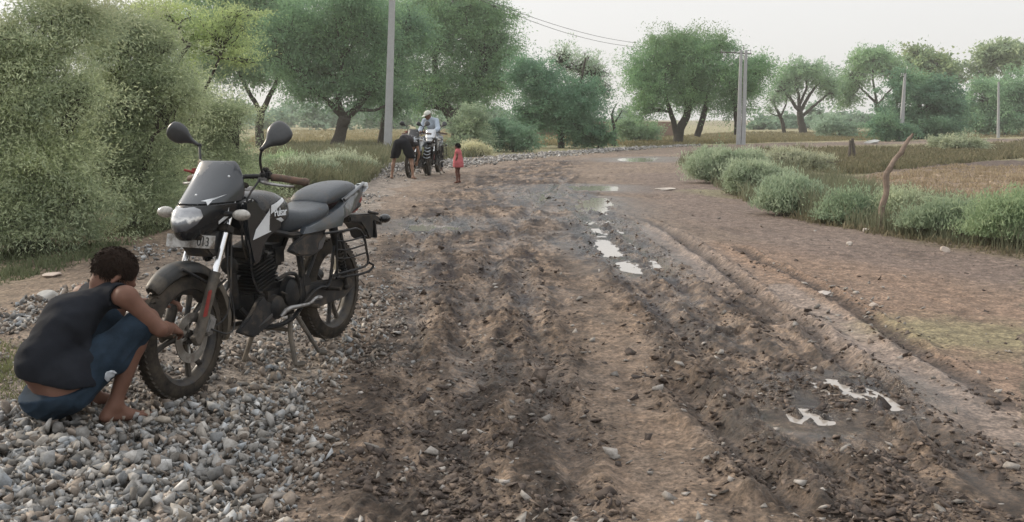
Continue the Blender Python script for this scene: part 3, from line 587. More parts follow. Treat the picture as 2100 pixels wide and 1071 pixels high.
tree('leafy_tree', 'sparse tall tree with open round leaf clusters, top right corner', 'tree', (2040, 270), [(2040,115,44,26),(2075,120,36,26),(2010,140,24,20),(2060,95,34,12),(2100,110,22,26)], 92, [[(2040,266,1.3),(2042,210,1),(2045,160,.6)],[(2043,190,.6),(2075,130,.3)],[(2043,190,.6),(2015,140,.3)]], n=9500, clump=.85, leaf=.3, aspect=.6, base_c=(.07,.095,.06), tip_c=(.12,.145,.08), seed=33, trunk_r=.22, twigs=16, tw_r=.05, per=28)
tree('dense_tree', 'wide soft green tree behind the farthest concrete pole at the right edge', 'tree', (2050, 276), [(2020,205,46,44),(2075,190,50,46),(2050,240,70,30),(1995,240,30,28),(2115,215,50,50)], 84, [[(2045,280,1),(2046,240,.8),(2050,200,.6)],[(2062,280,.7),(2068,230,.5)]], n=46000, clump=.75, leaf=.22, base_c=(.048,.085,.052), tip_c=(.08,.13,.068), seed=34, trunk_r=.2, twigs=10, tw_r=.05)
# --- bushes
def bush(label, base, blobs, depth, n, seed, bc, tc, name='bush', leaf=.12, aspect=.3, clump=.35, group=None, per=50, tr=.04, up=0):
    px, py = base; q_ = np.random.default_rng(seed+500)
    if up: blobs = blobs + [(b[0]+q_.uniform(-1.15, 1.15)*b[2], b[1]+q_.uniform(-.2, .75)*b[3], b[2]*q_.uniform(.3, .6), b[3]*q_.uniform(.35, .75)) for b in blobs for _ in range(2)]
    return tree(name, label, 'bush', base, blobs, depth, [bt(px, py, py-(py-blobs[0][1])*.6, 6), bt(px+4, py, blobs[0][1], -8)], n=n, leaf=leaf, aspect=aspect, clump=clump, base_c=bc, tip_c=tc, seed=seed, group=group, per=per, trunk_r=tr, twigs=34 if up else 8, tw_r=.012, shell=.2, droop=.2, up=up)
bush('dark green bush at the roadside between the child and the wispy tree', (1050, 308), [(1040,280,45,28),(1080,292,35,18),(1010,268,35,30)], 44, 15000, 41, (.042,.075,.048), (.07,.11,.065), leaf=.15)
bush('grey-green scrub behind the standing child', (960, 310), [(965,250,40,40),(950,285,35,25),(990,290,30,20)], 46, 14000, 42, (.075,.10,.065), (.12,.145,.085), leaf=.15)
bush('dark low bush under the wispy tree at the outside of the bend', (1225, 300), [(1200,270,40,28),(1240,280,24,18)], 52, 10000, 43, (.032,.065,.04), (.055,.095,.05), leaf=.15)
bush('dull green bush near the broken stump, left of the big dense tree', (1300, 288), [(1290,265,36,20),(1330,270,30,16)], 70, 9000, 44, (.06,.09,.055), (.09,.13,.07), leaf=.2, clump=.6)
bush('dark rounded bush at the foot of the thin leaning pole', (1815, 290), [(1815,258,36,26),(1850,268,24,18)], 74, 12000, 45, (.035,.068,.045), (.06,.10,.055), leaf=.2, clump=.6)
bush('low pale scrub below the umbrella tree', (1720, 280), [(1710,255,40,20),(1745,262,26,16)], 84, 9000, 46, (.07,.10,.075), (.10,.135,.09), leaf=.22, clump=.6)
RB = dict(leaf=.10, aspect=.17, clump=.26, per=90, tr=.008, up=.8)
bush('largest bushy grey-green shrub on the right verge, nearest the bend', (1470, 376), [(1460,342,46,32),(1505,345,40,32),(1435,345,26,24),(1490,325,44,18),(1540,330,26,18)], 28.5, 66000, 51, (.085,.108,.070), (.125,.142,.098), name='shrub', **RB)
bush('feathery shrub on the right verge just behind the crooked stake and nearer the road bend', (1555, 400), [(1550,372,38,26),(1590,378,30,24),(1530,358,30,18)], 22.5, 48400, 52, (.080,.102,.066), (.12,.138,.092), name='shrub', **RB)
bush('leafy shrub standing forward into the bare earth, between the stake and the bend', (1625, 440), [(1625,410,34,28),(1605,395,24,18),(1650,400,18,20)], 16.2, 44000, 53, (.070,.092,.060), (.108,.13,.084), name='shrub', **RB)
bush('small dark green shrub directly left of the crooked stake', (1738, 458), [(1735,436,36,22),(1765,440,20,16)], 14.6, 56000, 54, (.050,.072,.046), (.092,.118,.07), name='shrub', **dict(RB, leaf=.062, aspect=.2))
bush('thin grey shrub directly right of the crooked stake', (1850, 462), [(1855,430,34,34),(1830,440,22,24),(1885,440,22,26)], 14.4, 50000, 55, (.085,.10,.065), (.14,.155,.095), name='shrub', **dict(RB, leaf=.062, aspect=.2))
bush('green shrub clump at the lower edge of the stubble field, left of the last shrub', (1960, 488), [(1950,455,40,30),(1990,462,34,28),(1915,460,28,22)], 12.6, 80000, 56, (.060,.080,.050), (.098,.118,.072), name='shrub', **dict(RB, leaf=.062, aspect=.2))
bush('green shrub clump cut by the right edge of the photo', (2070, 506), [(2050,465,36,38),(2095,455,40,48),(2080,490,40,22)], 11.2, 100000, 57, (.060,.086,.046), (.10,.124,.066), name='shrub', **dict(RB, leaf=.062, aspect=.2))
bush('dry brownish bush in the ditch beyond the shrubs', (1650, 352), [(1640,330,40,18),(1680,335,34,16),(1600,325,40,14)], 34, 16000, 58, (.085,.095,.065), (.15,.15,.10), name='shrub', leaf=.13, aspect=.15, clump=.3, per=50, tr=.02, up=1)
bush('low olive bush on the far bank right of the stake top', (1960, 306), [(1950,292,40,12),(1990,296,34,10)], 60, 8000, 59, (.075,.09,.058), (.13,.14,.09), name='shrub', leaf=.18, clump=.45)
bush('grey-green roadside shrub right behind the motorcycle seat', (640, 380), [(635,350,34,18),(665,355,24,14),(605,352,24,18)], 22, 30000, 81, (.075,.092,.062), (.135,.15,.10), name='shrub', **RB)
bush('pale grey-green weeds clump on the left verge, left of the grey gravel heap', (715, 362), [(710,338,34,16),(740,342,24,12),(680,340,24,14)], 27, 26000, 82, (.080,.095,.066), (.145,.155,.105), name='shrub', **RB)
bush('green shrub on the left verge between the thorn bushes and the field', (585, 372), [(580,345,30,22),(560,350,24,18)], 24, 24000, 83, (.065,.092,.052), (.12,.15,.08), name='shrub', **RB)
bush('yellowish dry shrub just left of the standing child', (968, 322), [(972,309,24,11),(990,313,14,8)], 37, 12000, 84, (.13,.13,.08), (.20,.19,.12), name='shrub', **RB)
# --- ground cover and far woodland (nobody could count these)
def scatter(poly, n, r, wgt=None):
    P = np.array(poly); out = []
    x0, y0 = P.min(0); x1, y1 = P.max(0)
    while sum(map(len, out)) < n:
        X = r.uniform(x0, x1, n*2); u_ = r.uniform(0, 1, n*2); Y = 1/(1/y1 + u_*(1/y0-1/y1)) if y0 > 1 else r.uniform(y0, y1, n*2)
        m = inside(X, Y, poly)
        if wgt is not None: m &= r.random(n*2) < wgt(X, Y)
        out.append(np.stack([X[m], Y[m]], 1))
        if not m.any(): break
    return np.concatenate(out)[:n]
def grass(name, label, cat, poly, n, hlo, hhi, c1, c2, seed, wgt=None, wd=.012, lean=.35, tuft=5):
    r = np.random.default_rng(seed); B = scatter(poly, n, r, wgt); Z = land(B[:, 0], B[:, 1], False)
    hm = np.clip(.5+.9*fbm(B[:, 0]*1.1, B[:, 1]*1.1, 3), .15, 1.3)
    B = np.repeat(np.c_[B, Z-.02, hm], tuft, 0); m = len(B); B[:, :2] += r.normal(0, .05, (m, 2))*np.clip(B[:, 1:2]/15, 1, 3)
    h = r.uniform(hlo, hhi, m)*B[:, 3]; d = r.normal(0, lean, (m, 2)); s = unit(r.normal(0, 1, (m, 2))); ww = wd*np.clip(B[:, 1]/9, 1, 5)*r.uniform(.6, 1.4, m)
    b = B[:, :3]; mid = b + np.c_[d*.35*h[:, None], h*.55]; tip = b + np.c_[d*h[:, None], h*.97]; S3 = np.c_[s*ww[:, None], np.zeros(m)]
    V = np.stack([b-S3*.5, b+S3*.5, mid+S3*.4, tip+S3*.1], 1); V2 = V.copy(); V[:, 3] = mid-S3*.4; V2 = np.stack([mid-S3*.4, mid+S3*.4, tip+S3*.1, tip-S3*.1], 1)
    t = np.clip(.5+.25*r.normal(0, 1, m)+.5*fbm(b[:, 0]*.8+4, b[:, 1]*.8, 2), 0, 1)[:, None]; C = np.asarray(c1)*(1-t)+np.asarray(c2)*t
    VV = np.concatenate([V.reshape(-1, 3), V2.reshape(-1, 3)]); o = mesh_np(name, VV, np.arange(len(VV)).reshape(-1, 4), m_grass, cols={'Col': np.concatenate([np.repeat(C, 4, 0)]*2)})
    return tag(o, label, cat, kind='stuff')
grass('grass', 'tall grey-green grass and weeds along the left verge beyond the motorcycle', 'grass', W((520,420),(700,402),(760,372),(800,338),(990,322),(1000,300),(700,292),(560,300)), 16000, .25, .75, (.12,.14,.085), (.23,.22,.14), 61)
grass('grass', 'dry yellow grass in the field behind the left trees', 'grass', W((480,300),(1000,296),(1290,296),(1300,278),(900,266),(540,266)), 9000, .25, .5, (.22,.20,.11), (.34,.29,.17), 62)
grass('grass', 'low weeds under the shrubs of the right verge', 'grass', W((1400,340),(1520,410),(1640,452),(1800,482),(2110,530),(2110,440),(1900,420),(1700,380),(1560,312),(1430,312)), 5000, .05, .20, (.14,.13,.085), (.24,.21,.14), 63)
grass('grass', 'sparse green weeds below the thorn bushes at the left', 'grass', W((-60,600),(200,530),(350,480),(520,420),(500,395),(200,460),(-60,520)), 1500, .05, .2, (.09,.11,.06), (.15,.17,.10), 64)
grass('grass', 'scrubby grass on the bank beyond the far road', 'grass', W((1290,300),(1600,289),(2100,279),(2110,268),(1500,270),(1290,285)), 9000, .2, .5, (.15,.15,.085), (.26,.22,.13), 65)
grass('stubble', 'cut dry stalks standing in the ploughed field', 'stubble', FIELDPOLY[:4] + W((2140,335),(1960,332),(1800,350),(1720,368)), 9000, .05, .16, (.25,.20,.135), (.40,.33,.23), 66, wd=.010, lean=.25, tuft=3)
grass('grass', 'tufts on the low bank between field and far road', 'grass', W((1560,345),(1760,350),(1960,328),(2110,318),(2110,292),(1700,305),(1560,312)), 12000, .12, .42, (.13,.135,.08), (.23,.20,.13), 67)
grass('grass', 'tall wispy grey-green grass growing through the right-hand shrubs', 'grass', W((1395,338),(1500,400),(1620,444),(1790,476),(2110,522),(2110,446),(1900,420),(1700,385),(1560,330),(1440,318)), 5200, .25, .62, (.13,.145,.095), (.25,.255,.17), 69, wd=.007, lean=.22, tuft=7)
grass('grass', 'thin green weeds coming through the gravel beside the squatting man', 'grass', W((-40,720),(50,720),(70,800),(60,870),(-40,900)), 260, .03, .10, (.13,.15,.07), (.22,.23,.12), 68, tuft=6, wd=.007)
def wood(label, spans, depth, seed, n, bc, tc):
    r = np.random.default_rng(seed); bl = []
    for x0, x1, ytop, ybot in spans:
        x = x0
        while x < x1: rx = r.uniform(14, 30); ry = (ybot-ytop)*r.uniform(.3, .6); bl.append((x, ybot-ry*.9, rx, ry)); x += rx*1.1
    B = []
    for cx, cy, rx, ry in bl:
        y = depth*r.uniform(.9, 1.15); s = y/FPX; B.append((np.array(at_y(cx, cy, y)), (rx*s, rx*s, ry*s)))
    P, cid, _ = crown_pts(B, n, 1.6, r, .3, .5, 40); V, F, C = leaves(P, .8, .6, r, .3, 0, leafcol(cid, P, bc, tc, r))
    tag(mesh_np('far_woodland', V, F, m_leaf, cols={'Col': C}), label, 'woodland', kind='stuff')
wood('hazy far treeline beyond the left field', [(300, 830, 205, 264), (840, 1290, 225, 264)], 190, 71, 30000, (.05,.08,.055), (.075,.11,.075))
wood('hazy far treeline beyond the right field', [(1560, 2140, 222, 268)], 190, 72, 22000, (.05,.08,.055), (.075,.11,.075))
# ------------------------------------------------------------------ motorcycle (X forward, Y left, Z up, rear axle over the origin)
MUD = (.11, .088, .068)
B = dict(
    paint=simple('black_gloss_paint', (.014, .016, .019), .20, 0, .3, 8, 0, MUD, .18, coat=.25, spec=.35), plastic=simple('black_plastic', (.020, .021, .023), .42, 0, .3, 40, .15, MUD, .3, spec=.25),
    panel=simple('grey_panel', (.042, .052, .064), .28, .2, .15, 12, 0, MUD, .2, coat=.6), seat=simple('seat_vinyl', (.036, .044, .054), .36, 0, .2, 60, .2, MUD, .12),
    rubber=simple('muddy_tyre', (.020, .019, .018), .8, 0, .3, 30, .5, (.07, .058, .046), .55, spec=.15), alloy=simple('black_alloy', (.022, .022, .024), .4, .3, .3, 30, 0, (.09, .075, .058), .4),
    chrome=simple('chrome', (.72, .73, .75), .14, 1, .06, 20, 0, MUD, .15), dull=simple('cast_alloy', (.30, .30, .30), .42, .8, .25, 40, .1, MUD, .35),
    engine=simple('dark_engine', (.016, .017, .019), .45, .3, .35, 35, .3, (.06, .05, .04), .3, spec=.25), white=simple('white_decal', (.62, .65, .68), .3, 0, .08, 20, 0, MUD, .1, coat=.5),
    lens=simple('clear_lens', (.30, .285, .26), .12, 0, .4, 60, 0, MUD, .1, coat=1), screen=simple('smoked_screen', (.035, .042, .052), .15, 0, .15, 6, 0, (.10, .10, .10), .2, coat=.5),
    plate=simple('plate_white', (.42, .42, .41), .4, 0, .15, 30, 0, MUD, .45), ink=simple('black_ink', (.015, .015, .015), .5), grip=simple('muddy_grip', (.06, .045, .036), .7, 0, .4, 25, .3, (.17, .10, .07), .45),
    red=simple('red_plastic', (.22, .03, .025), .4), fender=simple('dusty_fender', (.024, .025, .026), .42, 0, .3, 6, 0, (.19, .16, .125), .42, spec=.3), gold=simple('tan_glint_and_tag', (.50, .43, .31), .45, 0, .25, 30),
    mirror=simple('mirror_housing', (.035, .038, .042), .34, 0, .15, 50, .1), disc=simple('brake_disc_steel', (.35, .34, .32), .35, 1, .2, 20, 0, MUD, .4))
class MB:
    """collects shapes into one mesh"""
    def __init__(s): s.bm = bmesh.new()
    def _add(s, V, F):
        vs = [s.bm.verts.new(Vector(v)) for v in V]
        for f in F:
            try: s.bm.faces.new([vs[i] for i in f])
            except ValueError: pass
        return vs
    def tube(s, pts, rad, k=10, cap=True, smooth_pts=0):
        P = [Vector(p) for p in pts]; rad = list(np.broadcast_to(rad, len(P)))
        for _ in range(smooth_pts):
            Q, Rr = [P[0]], [rad[0]]
            for i in range(len(P)-1):
                Q += [P[i]*.75+P[i+1]*.25, P[i]*.25+P[i+1]*.75]; Rr += [rad[i]*.75+rad[i+1]*.25, rad[i]*.25+rad[i+1]*.75]
            P, rad = Q+[P[-1]], Rr+[rad[-1]]
        rings = []; a = None
        for i, p in enumerate(P):
            d = (P[min(i+1, len(P)-1)]-P[max(i-1, 0)]).normalized()
            if a is None: a = d.cross(Vector((0, 0, 1)) if abs(d.z) < .9 else Vector((1, 0, 0))).normalized()
            a = (a-d*a.dot(d)).normalized(); b = d.cross(a)
            rings.append([p+(a*math.cos(t)+b*math.sin(t))*rad[i] for t in [2*math.pi*j/k for j in range(k)]])
        return s.rings(rings, cap)
    def rings(s, rings, cap=True, close=True):
        k = len(rings[0]); V = [v for r_ in rings for v in r_]; F = []
        for i in range(len(rings)-1):
            for j in range(k if close else k-1): F.append((i*k+j, i*k+(j+1) % k, (i+1)*k+(j+1) % k, (i+1)*k+j))
        if cap and close: F += [tuple(range(k))[::-1], tuple((len(rings)-1)*k+j for j in range(k))]
        s._add(V, F); return s
    def ell(s, c, r, seg=16, rg=10, rot=None):
        c = Vector(c); rings = []; M = rot or Matrix.Identity(3)
        for i in range(rg+1):
            t = math.pi*i/rg; t = min(max(t, .04), math.pi-.04)
            rings.append([c+M@Vector((r[0]*math.sin(t)*math.cos(p), r[1]*math.sin(t)*math.sin(p), r[2]*math.cos(t))) for p in [2*math.pi*j/seg for j in range(seg)]])
        return s.rings(rings)
    def box(s, c, d, rot=None, bev=.004):
        b2 = bmesh.new(); bmesh.ops.create_cube(b2, size=1)
        for v in b2.verts: v.co = Vector((v.co.x*d[0], v.co.y*d[1], v.co.z*d[2]))
        if bev: bmesh.ops.bevel(b2, geom=b2.edges[:]+b2.verts[:], offset=min(bev, min(d)*.3), segments=2, affect='EDGES')
        b2.verts.index_update(); M = rot or Matrix.Identity(3); s._add([M@v.co+Vector(c) for v in b2.verts], [[v.index for v in f.verts] for f in b2.faces]); b2.free(); return s
    def prism(s, pts, y0, y1, bev=.004, plane='XZ', bulge=0):
        """outline in a plane given a thickness"""
        b2 = bmesh.new(); mk = (lambda a, b, y: (a, y, b)) if plane == 'XZ' else (lambda a, b, y: (y, a, b)) if plane == 'YZ' else (lambda a, b, y: (a, b, y))
        bot = [b2.verts.new(mk(a, b, y0)) for a, b in pts]; top = [b2.verts.new(mk(a, b, y1)) for a, b in pts]; n = len(pts)
        b2.faces.new(bot); b2.faces.new(top[::-1])
        for i in range(n): b2.faces.new((bot[i], top[i], top[(i+1) % n], bot[(i+1) % n]))
        bmesh.ops.recalc_face_normals(b2, faces=b2.faces[:])
        if bev: bmesh.ops.bevel(b2, geom=b2.edges[:], offset=bev, segments=2, affect='EDGES')
        b2.verts.index_update(); s._add([v.co for v in b2.verts], [[v.index for v in f.verts] for f in b2.faces]); b2.free(); return s
    def ring(s, c, axis, prof, seg=48, a0=0, a1=2*math.pi):
        """profile of (radius, offset along the axis) turned about an axis"""
        ax = Vector(axis).normalized(); u = ax.cross(Vector((0, 0, 1)) if abs(ax.z) < .9 else Vector((1, 0, 0))).normalized(); v = u.cross(ax); c = Vector(c)
        full = abs(a1-a0-2*math.pi) < 1e-6; n = seg if full else seg+1; rg = []
        for i in range(n):
            t = a0+(a1-a0)*i/seg; d = u*math.cos(t)+v*math.sin(t); rg.append([c+d*r_+ax*o for r_, o in prof])
        if full: rg.append(rg[0])
        k = len(prof); V = [x for q in rg for x in q]; F = [(i*k+j, i*k+j+1, (i+1)*k+j+1, (i+1)*k+j) for i in range(len(rg)-1) for j in range(k-1)]
        s._add(V, F); return s
    def build(s, name, mat, parent=None, smooth=True, sub=0, label=None):
        bmesh.ops.remove_doubles(s.bm, verts=s.bm.verts[:], dist=1e-5); bmesh.ops.recalc_face_normals(s.bm, faces=s.bm.faces[:])
        me = bpy.data.meshes.new(name); s.bm.to_mesh(me); s.bm.free()
        if smooth: me.polygons.foreach_set('use_smooth', [True]*len(me.polygons)); me.set_sharp_from_angle(angle=R(38))
        me.materials.append(mat); o = bpy.data.objects.new(name, me); link(o, parent)
        if sub: m = o.modifiers.new('s', 'SUBSURF'); m.levels = sub; m.render_levels = sub
        if label: o['label'] = label
        return o
def rotx(a): return Matrix.Rotation(a, 3, 'X')
def roty(a): return Matrix.Rotation(a, 3, 'Y')
def rotz(a): return Matrix.Rotation(a, 3, 'Z')
def textmesh(name, txt, size, M, mat, parent, ext=.0008, shear=0, w=1.0):
    cu = bpy.data.curves.new(name, 'FONT'); cu.body = txt; cu.size = size; cu.extrude = ext; cu.shear = shear; cu.align_x = 'CENTER'; cu.align_y = 'CENTER'; cu.space_character = .95
    to = bpy.data.objects.new('t', cu); sc.collection.objects.link(to); dg = bpy.context.evaluated_depsgraph_get(); me = bpy.data.meshes.new_from_object(to.evaluated_get(dg)); bpy.data.objects.remove(to)
    me.name = name; me.transform(M @ Matrix.Diagonal((w, 1, 1, 1))); me.materials.clear(); me.materials.append(mat); return link(bpy.data.objects.new(name, me), parent)
def frame_m(o, x, y):
    x = Vector(x).normalized(); z = x.cross(Vector(y)).normalized(); y = z.cross(x); M = Matrix.Identity(4)
    for i, a in enumerate((x, y, z)): M.col[i][:3] = a
    M.col[3][:3] = o; return M

def wheel(bike, c, Ro, wt, rot, side_disc, seed, lowpoly=False):
    """alloy wheel > tyre, brake disc"""
    ax = Vector((0, 1, 0)); h = wt/2; ri = Ro-.075
    m = MB(); m.ring((0, 0, 0), ax, [(ri, -h*.75), (ri+.012, -h*.80), (ri+.014, -h*.6), (ri-.012, -h*.3), (ri-.016, 0), (ri-.012, h*.3), (ri+.014, h*.6), (ri+.012, h*.8), (ri, h*.75), (ri-.022, h*.35), (ri-.026, 0), (ri-.022, -h*.35), (ri, -h*.75)], 56)
    for k in range(3):      # split spokes
        a = 2*math.pi*k/3+seed
        for da in (-.24, .24):
            p0 = Vector((math.cos(a)*.035, 0, math.sin(a)*.035)); p1 = Vector((math.cos(a+da*.7)*.12, 0, math.sin(a+da*.7)*.12)); p2 = Vector((math.cos(a+da)*(ri-.018), 0, math.sin(a+da)*(ri-.018)))
            m.tube([p0, p1, p2], [.018, .013, .015], 8)
    m.tube([(0, -.045, 0), (0, .045, 0)], .036, 20); m.tube([(0, -.085, 0), (0, .085, 0)], .010, 10)
    wh = m.build('wheel', B['alloy'], bike); wh.matrix_local = Matrix.Translation(c) @ rot.to_4x4()
    m = MB(); P = []
    for i in range(15):
        t = -1+2*i/14; P.append((Ro-.002-.052*abs(t)**2.6-(.016 if abs(t) > .93 else 0), h*t*(1.0 if abs(t) < .8 else .97)))
    P += [(ri+.004, h*.72), (ri+.004, -h*.72), P[0]]
    m.ring((0, 0, 0), ax, P, 72)
    for k in range(64):      # tread blocks
        a = 2*math.pi*k/64
        for s_ in (-1, 1):
            m.box(Vector((math.cos(a)*(Ro-.008), s_*h*.36, math.sin(a)*(Ro-.008))), (.010, h*.46, .017), rotz(s_*.35) @ roty(-a) if 0 else (Matrix.Rotation(-a, 3, 'Y') @ rotx(s_*.5)), 0)
    m.build('tyre', B['rubber'], wh)
    if side_disc:
        m = MB(); y = side_disc; m.ring((0, y, 0), ax, [(.075, -.0025), (.12, -.0025), (.12, .0025), (.075, .0025), (.075, -.0025)], 40)
        for k in range(5): a = 2*math.pi*k/5; m.tube([(math.cos(a)*.03, y*.8, math.sin(a)*.03), (math.cos(a)*.08, y, math.sin(a)*.08)], .007, 6)
        m.build('brake_disc', B['disc'], wh)
    return wh
def make_bike(loc, yaw, label, group=None):
    bk = empty('motorcycle', loc, yaw, label, 'motorcycle', group)
    st = rotz(.05); WB = 1.32; fa = Vector((WB, 0, .30)); d = Vector((-.445, 0, .895)).normalized()
    wheel(bk, (0, 0, .318), .305, .105, roty(0), 0, .4); wheel(bk, fa, .30, .085, st, .055, .1)
    # ---- fork, fender, headlight, bars
    m = MB()
    for s in (-1, 1):
        a = fa+st@Vector((0, s*.092, 0)); m.tube([a-d*.03, a+d*.02, a+d*.30, a+d*.325], [.020, .026, .025, .028], 14)
        m.box(a+Vector((.012, 0, 0)), (.05, .03, .05), roty(.46))
    m.build('fork_leg', B['fender'], bk, label='muddy lower fork legs with a red reflector strip')
    for s in (-1, 1):
        a = fa+st@Vector((0, s*.092, 0)); MB().tube([a+d*.30, a+d*.78], .0165, 16).build('fork_tube', B['chrome'], bk)
    a = fa+st@Vector((.0, .118, .10)); MB().prism([(a.x-.035, .40), (a.x-.005, .40), (a.x-.055, .52), (a.x-.08, .52)], a.y-.002, a.y+.004).build('reflector', B['red'], bk)
    m = MB(); m.box(fa+d*.55+Vector((.0, 0, 0)), (.06, .24, .035), roty(-.46)); m.box(fa+d*.75, (.06, .24, .03), roty(-.46)); m.tube([fa+d*.5+Vector((-.055, 0, .01)), fa+d*.8+Vector((-.055, 0, 0))], .028); m.build('triple_clamp', B['engine'], bk)
    m = MB(); rg = []
    for i in range(27):
        t = R(50+i*5.6); rr = .338 + .012*math.sin(i/26*math.pi); c = fa + st@Vector((math.cos(t)*rr, 0, math.sin(t)*rr)); w_ = .058*(.55+.45*min(1, i/5))*(1 if i < 22 else 1-.06*(i-22)); n_ = st@Vector((math.cos(t), 0, math.sin(t))); y_ = st@Vector((0, 1, 0))
        sec = [(-1.0, -.045), (-.97, -.012), (-.7, .008), (0, .016), (.7, .008), (.97, -.012), (1.0, -.045), (.92, -.045), (.9, -.014), (.6, .002), (0, .010), (-.6, .002), (-.9, -.014), (-.92, -.045)]
        rg.append([c+y_*w_*a_+n_*b_ for a_, b_ in sec])
    m.rings(rg); m.build('front_fender', B['fender'], bk, sub=1)
    m = MB()
    for s in (-1, 1):
        q = fa+st@Vector((0, s*.07, 0)); m.tube([q+d*.27+Vector((0, 0, 0)), q+Vector((.06, 0, .335))], .008, 8); m.tube([q+d*.20, q+Vector((-.25, 0, .24))], .006, 8)
    m.build('fender_stay', B['engine'], bk)
    q = fa+st@Vector((0, 0, 0)); m = MB(); m.box(fa+Vector((-.10, .072, .045)), (.075, .045, .10), roty(-.5), .012); m.box(fa+Vector((-.085, .098, .04)), (.05, .02, .07), roty(-.5), .008); m.build('brake_caliper', B['dull'], bk)
    MB().tube([(1.24, .11, .33), (1.17, .14, .29), (1.10, .14, .30), (1.08, .12, .42), (1.10, .10, .62), (1.02, .08, .80)], .0045, 6, smooth_pts=2).build('brake_hose', B['plastic'], bk)
    # cowl: lofted rows (z, x front, half width, x at side, edge)
    rows = [(.752, 1.285, .030, 1.25), (.775, 1.305, .062, 1.22), (.80, 1.308, .085, 1.14), (.84, 1.302, .108, 1.05), (.88, 1.284, .124, 1.005), (.92, 1.250, .133, .985), (.955, 1.205, .137, .975), (.99, 1.160, .138, .972), (1.03, 1.115, .133, .975), (1.07, 1.075, .125, .98), (1.10, 1.046, .115, .988), (1.118, 1.026, .100, .995)]
    def row(z_, xf, hw, xs, off=0, n=17):
        out = []
        for i in range(n):
            s = -1+2*i/(n-1); y = hw*math.copysign(1-(1-abs(s))**1.55, s)*1.0; x = xs+(xf-xs)*(1-abs(s)**2.4); out.append(Vector((x-off, y*(1-off*2), z_)))
        return out
    def shell(rs, th, name, mat, lab=None):
        m = MB(); O = [row(*a) for a in rs]; I = [row(*a, off=th) for a in rs]; n = len(O[0]); rg = [o_+i_[::-1] for o_, i_ in zip(O, I)]; m.rings(rg, False)
        k = 2*n
        m._add(rg[0], [(j, j+1, k-2-j, k-1-j) for j in range(n-1)]); m._add(rg[-1], [(j, j+1, k-2-j, k-1-j) for j in range(n-1)]); return m.build(name, mat, bk, sub=1, label=lab)
    shell(rows[:6], .006, 'headlight_cowl', B['paint']); shell(rows[5:], .005, 'windscreen', B['screen'])
    m = MB()      # warm sky reflection down the screen's right edge, modelled as a tan rim
    m.tube([(r_[3]+.004, -r_[2]-.002, r_[0]) for r_ in rows[2:]], .0055, 8); m.ell((1.0, -.137, .94), (.012, .012, .014)); m.build('screen_edge', B['gold'], bk)
    for yy, zz, xx in ((.02, .962, 1.193), (.105, 1.045, 1.052), (-.105, 1.045, 1.052)): MB().ell((xx, yy, zz), (.007, .006, .006), 8, 6).build('screen_screw', B['white'], bk)
    # headlight: bowl, lens
    hl = [(-.076, .898), (-.05, .912), (.0, .906), (.05, .912), (.076, .898), (.084, .866), (.070, .832), (.038, .800), (.0, .792), (-.038, .800), (-.070, .832), (-.084, .866)]
    def hx(y, z): 
        z_ = min(max(z, .752), 1.1); xf = np.interp(z_, [a[0] for a in rows], [a[1] for a in rows]); xs = np.interp(z_, [a[0] for a in rows], [a[3] for a in rows]); hw = np.interp(z_, [a[0] for a in rows], [a[2] for a in rows])
        u_ = min(.98, abs(y)/hw); s = 1-(1-u_)**(1/1.55); return xs+(xf-xs)*(1-s**2.4)
    m = MB(); cy, cz = 0, .865; rg = []
    for f, o_ in ((1.0, .004), (.96, .010), (.7, .017), (.35, .021), (.05, .022)):
        rg.append([Vector((hx(cy+(y-cy)*f, cz+(z_-cz)*f)+o_, cy+(y-cy)*f, cz+(z_-cz)*f)) for y, z_ in hl])
    m.rings(rg, True)
    qn = bpy.data.materials.get('headlight_glass')
    if not qn:
        qq = NM('headlight_glass'); tcn = qq.n('TexCoord'); wv = qq.n('TexWave', Scale=9.0, Distortion=1.5); qq.l(tcn.outputs['Object'], wv.inputs['Vector']); sz = qq.n('SeparateXYZ'); qq.l(tcn.outputs['Object'], sz.inputs[0]); mz = qq.n('MapRange'); mz.inputs['From Min'].default_value = .79; mz.inputs['From Max'].default_value = .925; qq.l(sz.outputs['Z'], mz.inputs['Value']); ad = qq.n('Math', operation='MULTIPLY_ADD'); qq.l(qq.noise(20, 3), ad.inputs[0]); ad.inputs[1].default_value = .5; qq.l(mz.outputs[0], ad.inputs[2]); nz = ad.outputs[0]
        cc = qq.ramp(nz, [(.30, (.05, .055, .065)), (.62, (.16, .17, .19)), (.72, (.75, .75, .74)), (.84, (.35, .36, .38)), (1.0, (.20, .21, .23))]); qq.set(Base_Color=cc, Roughness=.22, Metallic=.25); qq.p.inputs['Coat Weight'].default_value = 1; qq.bump(wv.outputs['Fac'], .25, .004); qn = qq.m
    m.build('headlight', qn, bk)
    m = MB()
    m._add([Vector((hx(y, z_)+.003, y, z_)) for y, z_ in [(.098, .82), (.118, .853), (.122, .90), (.114, .865), (.10, .835)]], [(0, 1, 2, 3, 4)])
    m.build('cowl_stripe', B['white'], bk, smooth=False)
    # small sporting crest above the lamp
    m = MB()
    for pg in ([(.062, .937), (.095, .948), (.120, .962), (.098, .941), (.080, .934)], [(.080, .935), (.096, .939), (.090, .915)]): m._add([Vector((hx(y, z_)+.004, y, z_)) for y, z_ in pg], [tuple(range(len(pg)))])
    m.build('crest', B['white'], bk, smooth=False)
    for s in (-1, 1):
        ind = MB().tube([(1.10, s*.11, .868), (1.10, s*.18, .868)], [.014, .010], 10).build('indicator', B['plastic'], bk); c = (1.125, s*.222, .868)
        MB().ell(c, (.030, .048, .028), 18, 12).build('lens', B['lens'], ind); MB().ring(c, (1, 0, 0), [(.038, -.01), (.040, 0), (.038, .006)], 24)
